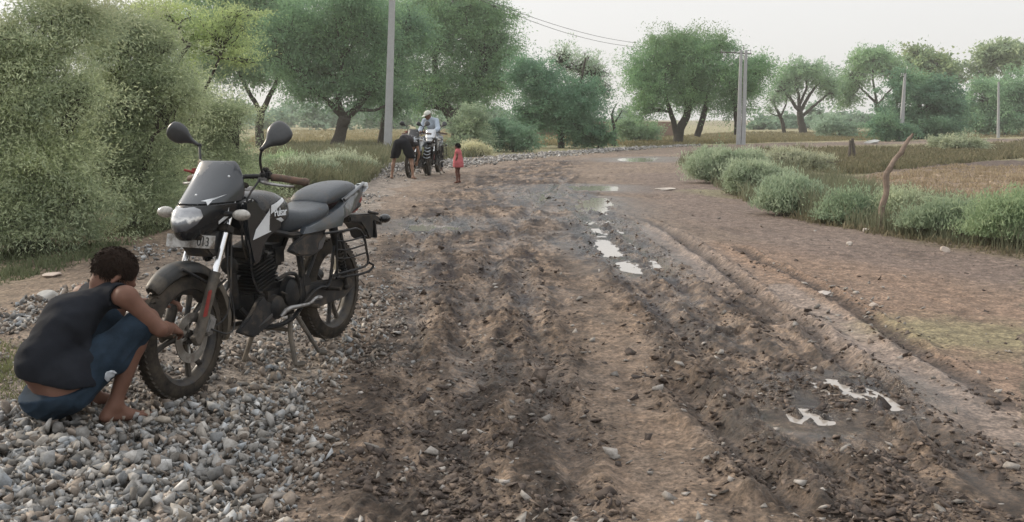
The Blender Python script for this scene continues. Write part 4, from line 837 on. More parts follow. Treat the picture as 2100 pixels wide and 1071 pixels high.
    # front number plate, mud-smeared
    pc = Vector((1.225, .0, .745)); M = frame_m(pc, (0, 1, 0), (-.25, 0, 1)); pl = MB(); pl.box((0, 0, 0), (.28, .062, .004), None, .002); pn = pl.build('number_plate', B['plate'], bk); pn.matrix_local = M
    textmesh('plate_number', '013', .062, Matrix.Translation((.075, -.002, .003)), B['ink'], pn, w=.8)
    MB().prism([(1.16, .66), (1.20, .70), (1.24, .78), (1.06, .80), (1.07, .67)], -.075, .075, .01).build('fork_shroud', B['plastic'], bk)
    # bars and controls
    hb = MB(); hb.tube([(.93, 0, 1.0), (.91, .07, 1.035), (.86, .14, 1.036), (.835, .19, 1.03)], .012, 10, smooth_pts=1).tube([(.93, 0, 1.0), (.91, -.07, 1.035), (.86, -.14, 1.036), (.835, -.19, 1.03)], .012, 10, smooth_pts=1)
    hb.box((.93, 0, 1.0), (.10, .20, .025), roty(-.3), .008); hb.ell((1.0, 0, 1.02), (.05, .09, .035)); hb.build('handlebar', B['plastic'], bk)
    for s in (-1, 1):
        g = MB(); g.tube([(.832, s*.195, 1.03), (.815, s*.24, 1.025), (.775, s*.335, 1.008), (.768, s*.35, 1.006), (.762, s*.368, 1.004)], [.019, .0185, .018, .022, .014], 14); g.build('grip', B['grip'], bk, label='mud-stained orange-brown hand grip')
        lv = MB(); lv.tube([(.875, s*.165, 1.01), (.885, s*.22, 1.0), (.87, s*.28, .992), (.845, s*.335, .988)], [.010, .008, .007, .006], 8, smooth_pts=1); lv.box((.86, s*.165, 1.018), (.045, .045, .028), None, .006); lv.build('lever', B['dull'], bk)
        sw = MB().box((.845, s*.175, 1.042), (.045, .055, .045), None, .01).box((.85, s*.175, 1.07), (.03, .03, .02), None, .006); sw.build('switch_box', B['plastic'], bk)
    MB().box((.90, -.20, 1.055), (.05, .055, .035), rotx(.1), .008).tube([(.92, -.20, 1.05), (.955, -.24, 1.065)], .007).build('brake_reservoir', B['red'], bk, label='red brake fluid reservoir')
    mir = {1: ((.90, .19, 1.05), (.955, .215, 1.12), (1.0, .262, 1.175), (.955, .315, 1.235), (.155, .064)), -1: ((.91, -.165, 1.05), (.90, -.18, 1.12), (.845, -.225, 1.185), (.885, -.30, 1.238), (.15, .056))}
    for s in (-1, 1):
        a, b, c, h_, (L_, H_) = mir[s]; sk_ = MB().tube([a, b, c], [.007, .0065, .006], 8, smooth_pts=2).ell(c, (.012, .012, .012)).ell(a, (.014, .014, .018)).build('mirror', B['plastic'], bk)
        ux = (Vector(h_)-Vector(c)).normalized(); n_ = Vector((1, 0, .0)) if s > 0 else Vector((.95, -.1, .1)); uz = ux.cross(n_).normalized(); n_ = uz.cross(ux); hd = MB(); rg = []
        prof = [(-1.30, .13), (-1.05, .17), (-.75, .26), (-.58, .38), (-.42, .52), (-.25, .74), (0, .94), (.28, 1.0), (.55, .97), (.8, .84), (.93, .62), (1.0, .30), (1.02, .06)]
        for t, w_ in prof:
            o_ = Vector(h_)+ux*t*L_*.5
            rg.append([o_+uz*math.copysign(abs(math.sin(p))**.8, math.sin(p))*w_*H_ + n_*(math.cos(p)*(.030 if math.cos(p) > 0 else .008)*w_**.6) for p in [2*math.pi*j/20 for j in range(20)]])
        hd.rings(rg); hd.build('mirror_head', B['mirror'], sk_, sub=1)
        gl = MB(); rg2 = [[Vector(h_)+ux*t*L_*.47+uz*w_*H_*.85*sgn - n_*.0085 for sgn in (-1, 1)] for t, w_ in prof[4:-1]]; gl.rings(rg2, False, False); gl.build('mirror_glass', B['chrome'], sk_)
    # ---- tank
    def loft(name, secs, mat, n=24, power=.62, sub=1, lab=None, par=None):
        """secs: x, z bottom, z top, half width, height share of the widest line"""
        m = MB(); rg = []
        for x, zb, zt, hw, sh in secs:
            zm = zb+(zt-zb)*sh; rg.append([Vector((x, hw*math.copysign(abs(math.cos(p))**power, math.cos(p)), zm+(math.sin(p) > 0 and (zt-zm) or (zm-zb))*math.copysign(abs(math.sin(p))**power, math.sin(p)))) for p in [2*math.pi*j/n for j in range(n)]])
        m.rings(rg); return m.build(name, mat, par or bk, sub=sub, label=lab)
    loft('fuel_tank', [(.965, .80, .90, .060, .5), (.955, .76, .925, .10, .5), (.90, .73, .952, .138, .45), (.82, .73, .963, .152, .45), (.74, .74, .962, .155, .45), (.66, .755, .948, .148, .45), (.59, .77, .918, .128, .45), (.54, .775, .88, .10, .45), (.515, .78, .845, .07, .5)], B['paint'])
    MB().ring((.78, 0, .962), (0, 0, 1), [(.001, .012), (.035, .012), (.040, .006), (.042, -.004)], 24).build('filler_cap', B['dull'], bk)
    for s in (-1, 1):      # shrouds reaching forward and down beside the tank
        m = MB(); ol = [(1.0, .915), (1.0, .83), (.985, .72), (.95, .60), (.90, .60), (.86, .68), (.80, .73), (.70, .76), (.70, .80), (.85, .86), (.93, .93)]
        m.prism([(a, b) for a, b in ol], s*.128, s*.158, .009); m.build('tank_shroud', B['paint'], bk)
        def side(x, z): return s*(.1595 if True else 0)
        def ty(x, z):   # just outside the tank flank
            xs_ = [.515, .54, .59, .66, .74, .82, .90, .955]; hw = np.interp(x, xs_, [.07, .10, .128, .148, .155, .152, .138, .10]); zt = np.interp(x, xs_, [.845, .88, .918, .948, .962, .963, .952, .925]); zb = np.interp(x, xs_, [.78, .775, .77, .755, .74, .73, .73, .76])
            zm = zb+(zt-zb)*.45; v = min(.999, abs(z-zm)/((zt-zm) if z > zm else (zm-zb))); q_ = v**(1/.62); return hw*max(.02, (1-q_*q_))**.31
        def decal(name, pg, mat, off):
            n = 10; m = MB(); (x0, z0), rest = pg[0], pg[1:]; 
            b2 = bmesh.new(); f = b2.faces.new([b2.verts.new((x, 0, z_)) for x, z_ in pg]); bmesh.ops.triangulate(b2, faces=[f]); bmesh.ops.subdivide_edges(b2, edges=b2.edges[:], cuts=7, use_grid_fill=True)
            for v in b2.verts: v.co.y = s*(max(ty(v.co.x, v.co.z), .159 if v.co.x > .80 and v.co.z < .86 - (.0) else 0)+off)
            b2.verts.index_update(); m._add([v.co.copy() for v in b2.verts], [[v.index for v in f.verts] for f in b2.faces]); b2.free(); return m.build(name, mat, bk)
        decal('tank_decal', [(.958, .725), (.80, .752), (.795, .872), (.93, .775)], B['white'], .002)
        decal('tank_decal', [(.79, .753), (.66, .795), (.70, .815), (.785, .808)], B['white'], .002)
        decal('tank_decal', [(.79, .838), (.785, .882), (.655, .915), (.645, .900), (.72, .870)], B['white'], .002)
        if s > 0:
            M = frame_m((.712, ty(.712, .842)+.0045, .842), (-1, -.06, -.02), (0, -.25, 1)); t_ = textmesh('tank_lettering', 'Pulsar', .060, M, B['white'], bk, .0015, .35, .9)
    # ---- seat and tail
    def sad(name, secs, mat):
        m = MB(); rg = []
        for x, zb, zt, hw in secs:
            rg.append([Vector((x, hw*a_, zb+(zt-zb)*b_)) for a_, b_ in [(-.86, 0), (-1.0, .3), (-1.0, .62), (-.9, .86), (-.6, .98), (0, 1.03), (.6, .98), (.9, .86), (1.0, .62), (1.0, .3), (.86, 0), (0, -.02)]])
        m.rings(rg); return m.build(name, mat, bk, sub=2)
    sad('rider_seat', [(.555, .70, .825, .055), (.53, .70, .84, .075), (.47, .705, .838, .105), (.40, .72, .828, .125), (.31, .735, .832, .138), (.23, .75, .85, .142), (.17, .78, .875, .138)], B['seat'])
    sad('pillion_seat', [(.225, .815, .862, .110), (.19, .825, .898, .125), (.13, .83, .925, .128), (.04, .835, .945, .122), (-.06, .84, .955, .112), (-.16, .845, .952, .098), (-.225, .85, .93, .080)], B['seat'])
    for s in (-1, 1):
        m = MB(); y = lambda t: s*(.128+.012*t); P_ = [(.47, .70), (.33, .695), (.15, .725), (-.02, .755), (-.18, .79), (-.30, .865), (-.335, .905), (-.30, .925), (-.20, .915), (-.05, .865), (.10, .815), (.28, .765), (.44, .735)]
        rg = []; cx_, cz_ = .05, .80
        for f, o_ in ((1, -.03), (1, 0), (.93, .010), (.6, .017), (.1, .02)):
            rg.append([Vector((cx_+(x-cx_)*f, s*((.135 if x > 0 else .135+.22*x*1.0)+o_*1.0), (cz_+(x-cx_)*-.22)+(z_-(cz_+(x-cx_)*-.22))*f)) for x, z_ in P_])
        m.rings(rg); m.build('tail_panel', B['panel'], bk)
        MB().tube([(.02, s*.128, .85), (-.12, s*.115, .885), (-.27, s*.09, .925), (-.335, s*.055, .925)], [.010, .011, .011, .010], 10, smooth_pts=2).build('grab_rail', B['panel'], bk)
        MB().prism([(-.24, .925), (-.345, .93), (-.35, .895), (-.30, .87), (-.33, .90)], s*.055, s*.085, .004).build('tail_trim', B['white'], bk)
        m = MB(); m.prism([(.63, .625), (.58, .66), (.44, .70), (.28, .695), (.235, .67), (.29, .59), (.39, .57), (.52, .585)], s*.118, s*.142, .010); m.build('side_cover', B['plastic'], bk)
        MB().prism([(.33, .64), (.27, .672), (.255, .66), (.30, .60), (.345, .60)], s*.143, s*.146, .001).build('side_inlay', B['panel'], bk)
    MB().prism([(-.24, .80), (-.20, .75), (-.28, .75), (-.345, .82), (-.33, .88)], -.045, .045, .010).build('tail_lamp', B['red'], bk)
    MB().prism([(-.15, .74), (-.32, .735), (-.46, .725), (-.56, .68), (-.575, .64), (-.54, .645), (-.45, .675), (-.44, .62), (-.43, .57), (-.38, .57), (-.34, .63), (-.28, .68), (-.15, .70)], -.065, .065, .010).build('rear_fender', B['plastic'], bk)
    MB().prism([(-.445, .67), (-.465, .67), (-.48, .58), (-.465, .58)], -.07, .07, .003).build('number_plate', B['plate'], bk)
    MB().prism([(-.435, .68), (-.455, .68), (-.47, .57), (-.455, .57)], -.075, .075, .003).build('plate_holder', B['plastic'], bk)
    for s in (-1, 1):
        ind = MB().tube([(-.40, s*.05, .74), (-.40, s*.12, .73)], .009, 8).build('indicator', B['plastic'], bk); MB().ell((-.43, s*.15, .70), (.045, .035, .028), 16, 10).build('lens', B['paint'], ind)
    # ---- frame and engine
    m = MB()
    m.tube([(.99, 0, .93), (.96, 0, .78), (.92, 0, .55), (.90, 0, .36)], .022, 10, smooth_pts=1)
    for s in (-1, 1):
        m.tube([(.95, s*.03, .80), (.70, s*.09, .74), (.50, s*.11, .69), (.20, s*.11, .70), (-.25, s*.07, .80)], .016, 8, smooth_pts=1); m.tube([(.50, s*.11, .69), (.46, s*.11, .50), (.45, s*.10, .30)], .018, 8); m.tube([(.22, s*.11, .70), (.44, s*.11, .42)], .012, 8)
        m.tube([(.90, s*.03, .36), (.85, s*.10, .25), (.60, s*.11, .23), (.44, s*.10, .30)], .013, 8, smooth_pts=1)
        m.prism([(.50, .30), (.40, .30), (.38, .44), (.44, .48), (.51, .44)], s*.105, s*.122, .005)
    m.build('frame', B['engine'], bk)
    m = MB()
    for s in (-1, 1): m.tube([(.45, s*.085, .36), (.25, s*.088, .34), (.0, s*.092, .318)], [.024, .020, .020], 8); m.box((.02, s*.092, .318), (.10, .02, .05), None, .006)
    m.build('swingarm', B['engine'], bk)
    MB().prism([(.46, .42), (.30, .415), (.08, .40), (-.06, .38), (-.08, .32), (.02, .275), (.30, .265), (.46, .29)], .098, .125, .010).build('chain_cover', B['plastic'], bk)
    for s in (-1, 1):
        t0, t1 = Vector((.16, s*.135, .70)), Vector((.03, s*.135, .34)); dd = (t1-t0); m = MB(); m.tube([t0, t0+dd*.35], .026, 12); m.tube([t0+dd*.3, t1], .012, 8)
        for k in range(9): c = t0+dd*(.36+.058*k); m.ring(c, dd, [(.020, -.005), (.0265, -.003), (.0265, .003), (.020, .005)], 14)
        m.ell(t1, (.022, .016, .022)); m.ell(t0, (.022, .016, .022)); m.tube([t0+Vector((-.04, s*.012, -.03)), t0+Vector((-.09, s*.012, -.18))], .020, 12); m.build('shock_absorber', B['dull'] if s < 0 else B['engine'], bk)
    m = MB(); m.box((.62, 0, .36), (.34, .20, .20), None, .03); m.box((.78, 0, .36), (.12, .16, .16), None, .02)
    for s in (-1, 1): m.ring((.58, s*.10, .40), (0, s, 0), [(.001, .045), (.055, .045), (.078, .035), (.085, .0)], 28); m.ring((.72, s*.10, .34), (0, s, 0), [(.001, .04), (.045, .04), (.062, .03), (.068, .0)], 24); m.tube([(.66, s*.145, .40), (.70, s*.14, .42)], .006)
    m.tube([(.52, .13, .30), (.55, .15, .49), (.64, .15, .515), (.74, .14, .49)], .010, 8, smooth_pts=2)
    m.build('crankcase', B['engine'], bk)
    m = MB(); ca = roty(.25); c0 = Vector((.76, 0, .53))
    m.box(c0, (.13, .13, .22), ca, .01)
    for k in range(9): m.box(c0+ca@Vector((0, 0, -.075+.019*k)), (.185, .19, .006), ca, .002)
    m.box(c0+ca@Vector((0, 0, .125)), (.14, .15, .06), ca, .015); m.tube([c0+ca@Vector((.0, .09, .07)), c0+Vector((.06, .14, .12))], .010); m.box((.60, 0, .60), (.12, .14, .12), None, .02)
    m.build('cylinder', B['engine'], bk)
    MB().tube([(.83, -.03, .52), (.95, -.05, .46), (.97, -.08, .32), (.85, -.12, .23), (.60, -.14, .22), (.42, -.15, .24)], .019, 10, smooth_pts=2).build('exhaust_pipe', B['dull'], bk)
    MB().tube([(.42, -.15, .24), (.36, -.155, .26), (-.10, -.17, .36), (-.16, -.17, .372)], [.025, .046, .048, .035], 16).build('silencer', B['engine'], bk)
    for s in (-1, 1):
        m = MB(); m.prism([(1.06, .275), (.93, .222), (.72, .28), (.60, .318), (.66, .36), (.80, .38), (.83, .42), (.87, .41), (.95, .34), (1.02, .30)], s*.10, s*.128, .006); bc = m.build('belly_cowl', B['plastic'], bk)
        MB().prism([(.90, .272), (.80, .292), (.72, .325), (.735, .335), (.82, .305)], s*.1285, s*.1315, .001).build('cowl_line', B['panel'], bc)
    # horn, cables
    m = MB()
    m.tube([(1.0, .10, .86), (.98, .16, .70), (.94, .13, .55), (.90, .14, .45), (.84, .12, .44)], .005, 6, smooth_pts=2).tube([(.88, .16, 1.02), (.99, .15, .93), (1.0, .12, .75), (.93, .10, .62)], .005, 6, smooth_pts=2).tube([(1.28, .06, .32), (1.14, .13, .35), (1.09, .12, .52), (1.04, .10, .8)], .004, 6, smooth_pts=2)
    m.build('cable', B['plastic'], bk); MB().ring((1.0, .05, .60), (1, .2, 0), [(.001, .02), (.03, .02), (.045, .012), (.045, 0), (.03, -.01), (.001, -.015)], 20).build('horn', B['engine'], bk)
    # pegs, gear lever, stands, guards
    for s in (-1, 1):
        MB().tube([(.50, s*.12, .31), (.50, s*.24, .315)], .013, 10).build('footpeg', B['rubber'], bk); MB().tube([(.235, s*.12, .36), (.235, s*.22, .365)], .011, 8).build('pillion_peg', B['rubber'], bk)
    MB().tube([(.745, .165, .30), (.715, .185, .338), (.60, .195, .333), (.52, .20, .330), (.485, .205, .352), (.455, .21, .353)], [.010, .013, .010, .008, .009, .012], 10, smooth_pts=1).ell((.455, .215, .354), (.018, .02, .011)).build('gear_lever', B['dull'], bk)
    MB().tube([(.52, .13, .29), (.46, .14, .34), (.34, .14, .39), (.24, .14, .37), (.20, .14, .44), (.16, .135, .60)], .010, 8, smooth_pts=1).build('peg_bracket', B['engine'], bk)
    m = MB()
    for s in (-1, 1): m.tube([(.56, s*.095, .27), (.60, s*.12, .16), (.63, s*.165, .012)], [.014, .014, .013], 8); m.tube([(.63, s*.165, .010), (.585, s*.185, .010)], [.014, .018], 8)
    m.tube([(.585, -.11, .19), (.585, .11, .19)], .011, 8); m.build('centre_stand', B['fender'], bk)
    MB().tube([(.54, .125, .26), (.50, .17, .15), (.47, .215, .05)], [.013, .012, .011], 8).tube([(.47, .215, .05), (.45, .25, .045)], [.018, .014]).build('side_stand', B['fender'], bk)
    m = MB(); g_ = [(.30, .16, .685), (.10, .185, .682), (-.02, .20, .685), (-.075, .205, .62), (-.095, .205, .54), (-.12, .205, .465), (-.05, .205, .445), (.237, .16, .437)]
    m.tube(g_, .0075, 8, smooth_pts=1); m.tube([(-.12, .205, .465), (-.19, .205, .438), (-.10, .205, .405), (.18, .16, .415)], .0075, 8, smooth_pts=1)
    for z_ in (.63, .58, .53): m.tube([(-.09, .205, z_), (.10, .19, z_-.012), (.18, .17, z_)], .005, 6, smooth_pts=1)
    m.tube([(.18, .17, .685), (.19, .17, .43)], .006, 8); m.build('saree_guard', B['engine'], bk)
    m = MB()
    m.prism([(.165, .46), (.15, .52), (.17, .53), (.20, .47)], .150, .153, 0).build('tag_reflector', B['gold'], bk)
    return bk
BIKE_LOC = (-1.092, 5.745)
bike = make_bike((BIKE_LOC[0], BIKE_LOC[1], max(0, hgt(*BIKE_LOC), hgt(-1.56, 4.51))), -1.935, 'black sporty commuter motorcycle with white tank graphics, on its stand beside the squatting man')
# ------------------------------------------------------------------ people: one smooth skin over a jointed skeleton, clothes as thin shells over it
def surface_nets(f, lo, hi, h):
    lo = np.array(lo, float); n = np.ceil((np.array(hi)-lo)/h).astype(int)+1
    ax = [lo[i]+h*np.arange(n[i]) for i in range(3)]; G = np.stack(np.meshgrid(*ax, indexing='ij'), -1)
    D = f(G.reshape(-1, 3)).reshape(n); s = D < 0
    cx = np.zeros(np.array(n)-1+0, int); acc = np.zeros(tuple(n-1)+(3,)); cnt = np.zeros(tuple(n-1))
    def sl(o, ax_len=None): return tuple(slice(o[i], n[i]-1+o[i]) for i in range(3))
    C = [(0,0,0),(1,0,0),(0,1,0),(1,1,0),(0,0,1),(1,0,1),(0,1,1),(1,1,1)]
    for a in range(8):
        for b in range(a+1, 8):
            if sum(abs(np.array(C[a])-C[b])) != 1: continue
            da, db = D[sl(C[a])], D[sl(C[b])]; m = (da < 0) != (db < 0); t = np.where(m, da/np.where(m, da-db, 1), 0)
            p = np.array(C[a])+t[..., None]*(np.array(C[b])-np.array(C[a])); acc += np.where(m[..., None], p, 0); cnt += m
    act = cnt > 0; vid = -np.ones(act.shape, int); vid[act] = np.arange(act.sum()); I = np.argwhere(act)
    V = lo + h*(I + acc[act]/cnt[act][:, None]); F = []
    for d in range(3):
        e = [0, 0, 0]; e[d] = 1; u, v = [(1, 2), (2, 0), (0, 1)][d]
        A = s[tuple(slice(0, n[i]-e[i]) for i in range(3))]; Bq = s[tuple(slice(e[i], n[i]) for i in range(3))]
        for flip, M in ((False, A & ~Bq), (True, ~A & Bq)):
            K = np.argwhere(M); K = K[(K[:, u] > 0) & (K[:, v] > 0) & (K[:, u] < n[u]-1) & (K[:, v] < n[v]-1) & (K[:, d] < n[d]-1)]
            if not len(K): continue
            def c(du, dv): Q = K.copy(); Q[:, u] -= du; Q[:, v] -= dv; return vid[Q[:, 0], Q[:, 1], Q[:, 2]]
            q = np.stack([c(1, 1), c(0, 1), c(0, 0), c(1, 0)], 1); F.append(q[:, ::-1] if flip else q)
    F = np.concatenate(F); return V, F[(F >= 0).all(1)]
def cap_d(P, a, b, ra, rb, flat=None):
    a, b = np.asarray(a, float), np.asarray(b, float); ab = b-a; t = np.clip(((P-a)@ab)/(ab@ab+1e-12), 0, 1)
    v = P-a-t[:, None]*ab
    if flat is not None: nrm, k = flat; nrm = np.asarray(nrm, float)/np.linalg.norm(nrm); v = v + (v@nrm)[:, None]*nrm*(k-1)
    return (np.linalg.norm(v, axis=1) - (ra+(rb-ra)*t))/(1 if flat is None else max(1, .5+.5*flat[1]))
def ell_d(P, c, r, M=None):
    q = P-np.asarray(c)
    if M is not None: q = q@M
    r = np.asarray(r, float); k0 = np.linalg.norm(q/r, axis=1); k1 = np.linalg.norm(q/(r*r), axis=1); return k0*(k0-1)/np.maximum(k1, 1e-9)
def smin(a, b, k): h = np.clip(.5+.5*(b-a)/k, 0, 1); return b*(1-h)+a*h-k*h*(1-h)
def sdf(parts, P):
    d = None
    for p in parts:
        k = p[-1]; e = cap_d(P, *p[1:-1]) if p[0] == 'c' else ell_d(P, *p[1:-1])
        d = e if d is None else smin(d, e, k)
    return d
def mk_frame(fwd, up): f = unit(np.array(fwd, float)); r = unit(np.cross(f, up)); u = np.cross(r, f); return np.stack([f, r, u], 1)
def hand_caps(w, d, nrm, side, curl=.5, s=1.0, spread=.3):
    """palm, four unequal fingers and a thumb leaving the side of the palm; w wrist, d pointing direction, nrm back of the hand"""
    w = np.asarray(w, float); d = unit(np.array(d, float)); n = np.array(nrm, float); n = unit(n-d*(n@d)); t = np.cross(d, n)*side; out = []
    pc = w+d*.085*s
    for o in (-.028, -.009, .010, .028): out.append(('c', w+t*o*.6*s+d*.01*s, pc+t*o*s, .013*s, .0105*s, None, .012))
    for o, L_ in ((.030, .066), (.010, .076), (-.010, .070), (-.029, .055)):
        p = pc+t*o*s; dd = unit(d+t*o*spread*8); nn = n
        for q, (f_, rr) in enumerate(((.46, .0088), (.30, .0080), (.24, .0070))):
            a = curl*(.7+.35*q)*(1+(.1 if o < 0 else 0)); dn = dd*np.cos(a)-nn*np.sin(a); nn = nn*np.cos(a)+dd*np.sin(a); dd = dn; e = p+dd*L_*f_*s; out.append(('c', p, e, rr*s*1.03, rr*s, None, .0035)); p = e
    p = w+t*.024*s+d*.025*s; e = p+(t*.75+d*.75-n*.25)*.038*s; out.append(('c', p, e, .0125*s, .0105*s, None, .010)); e2 = e+(d*.9+t*.12-n*.45)*.030*s; out.append(('c', e, e2, .0102*s, .0085*s, None, .004))
    return out
def build_body(J, s=1., lean=1., child=False, res=.010, curl=.6, shoes=True):
    """J: joint name -> (forward, right, up). returns dict of part lists"""
    g = {k: np.array(v, float) for k, v in J.items()}; L_ = lean*s
    sp = [g['pelvis'], g['belly'], g['chest'], g['neck0']]; rt = unit(g['shR']-g['shL']); rth = unit(g['hipR']-g['hipL']); T, Lg, A = [], [], []
    fl = lambda a, b, k=1.35: (np.cross(unit(b-a), rt), k)
    T += [('c', g['hipL'], g['hipR'], .088*L_, .088*L_, None, .04), ('c', sp[0], sp[1], .118*L_, .105*L_, fl(sp[0], sp[1], 1.25), .05), ('c', sp[1], sp[2], .105*L_, .128*L_, fl(sp[1], sp[2], 1.3), .05), ('c', sp[2], sp[3]-(sp[3]-sp[2])*.15, .125*L_, .07*L_, fl(sp[2], sp[3], 1.35), .05)]
    T += [('c', sp[3]*.55+g['shL']*.45, g['shL'], .05*L_, .050*L_, None, .04), ('c', sp[3]*.55+g['shR']*.45, g['shR'], .05*L_, .050*L_, None, .04)]
    for q in 'LR':
        e, w = g['el'+q], g['wr'+q]; A += [('c', g['sh'+q], e, .047*L_, .036*L_, None, .03), ('c', e, e*.62+w*.38, .036*L_, .037*L_, None, .015), ('c', e*.62+w*.38, w, .037*L_, .024*L_, None, .015)]
        A += hand_caps(w, g['hd'+q]-w, g.get('hn'+q, np.array([0, 0, 1.])), 1 if q == 'L' else -1, curl, s)
        h_, k_, a = g['hip'+q], g['kn'+q], g['an'+q]; bk_ = unit(np.cross(rth, unit(a-k_))) ; bk_ = bk_ if (bk_@(g['toe'+q]-g['heel'+q])) < 0 else -bk_; m = k_*.68+a*.32 + bk_*.018*L_
        Lg += [('c', h_, h_*.5+k_*.5, .088*L_, .075*L_, None, .03), ('c', h_*.5+k_*.5, k_, .075*L_, .053*L_, None, .02), ('c', k_, m, .050*L_, .053*L_, None, .02), ('c', m, a, .053*L_, .033*L_, None, .02)]
        hl, to = g['heel'+q], g['toe'+q]; up = np.array([0, 0, 1.]); mid = hl*.35+to*.65
        Lg += [('c', a, hl+up*.008, .034*L_, .032*L_, None, .02), ('c', a-up*.02*s, mid, .034*L_, .026*L_, None, .02), ('c', hl, mid, .030*L_, .034*L_, (up, 1.3), .015), ('c', mid, to, .034*L_, .024*L_, (up, 1.7), .012)]
        tt = unit(to-hl); sd_ = np.cross(tt, up)*(1 if q == 'L' else -1)
        for i, o in enumerate((.026, .011, -.002, -.014, -.025)): Lg.append(('c', to+sd_*o*s-tt*.01*s, to+sd_*o*s+tt*(.024-.006*i)*s-up*.006*s, (.013-.0014*i)*s, (.011-.0013*i)*s, None, .005))
    M = mk_frame(g['face'], np.array([0, 0, 1.]) if abs(unit(g['face'])[2]) < .95 else np.array([1., 0, 0])); hc = g['head']; hs = s*(1.0 if not child else 1.28)
    def hp(f, r_, u): return hc+M@(np.array([f, r_, u])*hs)
    H = [('c', g['neck0'], hp(-.03, 0, -.06), .052*L_, .048*L_, None, .03), ('e', hp(-.012, 0, .025), np.array([.096, .074, .088])*hs, M, .03), ('e', hp(.030, 0, -.045), np.array([.058, .052, .062])*hs, M, .03), ('c', hp(.085, 0, .005), hp(.098, 0, -.028), .010*hs, .014*hs, None, .012),
         ('c', hp(.082, -.018, -.058), hp(.082, .018, -.058), .009*hs, .009*hs, None, .006), ('c', hp(.078, -.036, .022), hp(.078, .036, .022), .012*hs, .012*hs, None, .012), ('e', hp(.062, 0, -.088), np.array([.025, .028, .022])*hs, M, .02)]
    for q in (-1, 1): H.append(('c', hp(-.012, q*.076, .008), hp(-.02, q*.080, -.030), .013*hs, .010*hs, None, .006))
    return dict(torso=T, legs=Lg, arms=A, head=H, g=g, M=M, hp=hp, hs=hs)
def nz3(P, s): return (fbm(P[:, 0]*s+P[:, 2]*s*.7, P[:, 1]*s-P[:, 2]*s*.5, 2) + fbm(P[:, 1]*s+P[:, 2]*s, P[:, 0]*s+31, 2))*.5
def mesh_part(name, f, lo, hi, res, mat, parent, label=None):
    V, F = surface_nets(f, lo, hi, res); o = mesh_np(name, V, F, mat, parent, True)
    if label: o['label'] = label
    return o
def bounds(parts, pad=.15):
    pts = []
    for p in parts: pts.append(p[1]); 
    for p in parts:
        if p[0] == 'c': pts.append(p[2])
    pts = np.array(pts); return pts.min(0)-pad, pts.max(0)+pad
def skinm(name, c):
    q = NM(name); f = q.noise(14, 4); q.set(Base_Color=q.ramp(f, [(.3, tuple(x*.85 for x in c)), (.7, tuple(min(1, x*1.12) for x in c))]), Roughness=.6); q.p.inputs['Specular IOR Level'].default_value = .25; return q.m
def clothm(name, c, var=.2, weave=220):
    q = NM(name); f = q.noise(7, 5); g = q.noise(weave, 2); q.set(Base_Color=q.ramp(f, [(.3, tuple(x*(1-var) for x in c)), (.7, tuple(x*(1+var) for x in c))]), Roughness=.9); q.bump(q.mix(.5, g, q.noise(22, 5)), .6, .006); q.p.inputs['Specular IOR Level'].default_value = .12; return q.m
m_skin = skinm('brown_skin', (.145, .074, .052)); m_skin2 = skinm('tan_skin', (.25, .15, .105)); m_skin3 = skinm('dark_child_skin', (.12, .055, .040))
m_hair = simple('dark_brown_hair', (.018, .011, .008), .8, var=.6, scale=90, bump=.6, spec=.12); m_hairk = simple('black_hair', (.010, .009, .009), .8, var=.5, scale=60, spec=.12)
def hairpart(b, f_extra, root, mat, res, thick=.004, rough=.005):
    hp, hs = b['hp'], b['hs']; M = b['M']; c = hp(-.018, 0, .035)
    def f(P):
        q = (P-b['g']['head'])@M/hs; d = ell_d(P, c, (np.array([.100, .080, .090])+thick)*hs, M) + rough*nz3(P, 45)*.9
        cut = np.maximum(q[:, 0]*.9 - .052 + np.maximum(0, -(q[:, 2]-.03))*1.5, -(q[:, 2]+.105 - .02*(np.abs(q[:, 1]) > .05)))
        return np.maximum(d, cut*hs)
    lo = b['g']['head']-.2*hs; hi = b['g']['head']+.2*hs; o = mesh_part('hair', f, lo, hi, res, mat, root); r = np.random.default_rng(9); n = 2600
    u = unit(r.normal(0, 1, (n, 3))); q = u*(np.array([.100, .080, .090])+thick)*hs; k = (q[:, 0]*.9 < .04*hs) & (q[:, 2] > -.085*hs); q, u = q[k], u[k]; n = len(q)
    P = c + q@M.T; d = unit(u@M.T*.22 + r.normal(0, .30, (n, 3)) + np.array([0, 0, -.6])); w_ = unit(np.cross(d, r.normal(0, 1, (n, 3))))*.0022*hs; L_ = (r.uniform(.012, .026, n)*hs)[:, None]
    mesh_np('hair_strands', np.stack([P-d*.004-w_, P-d*.004+w_, P+d*L_+w_*.3, P+d*L_-w_*.3], 1).reshape(-1, 3), np.arange(4*n).reshape(-1, 4), mat, root); return o
def face_bits(b, root):
    hp, hs = b['hp'], b['hs']
    for q in (-1, 1):
        e = MB().ell(hp(.0735, q*.030, .004), (.010*hs,)*3, 12, 8).build('eye', B['plate'], root); MB().ell(hp(.0815, q*.030, .004), (.0045*hs,)*3, 8, 6).build('iris', B['ink'], e)
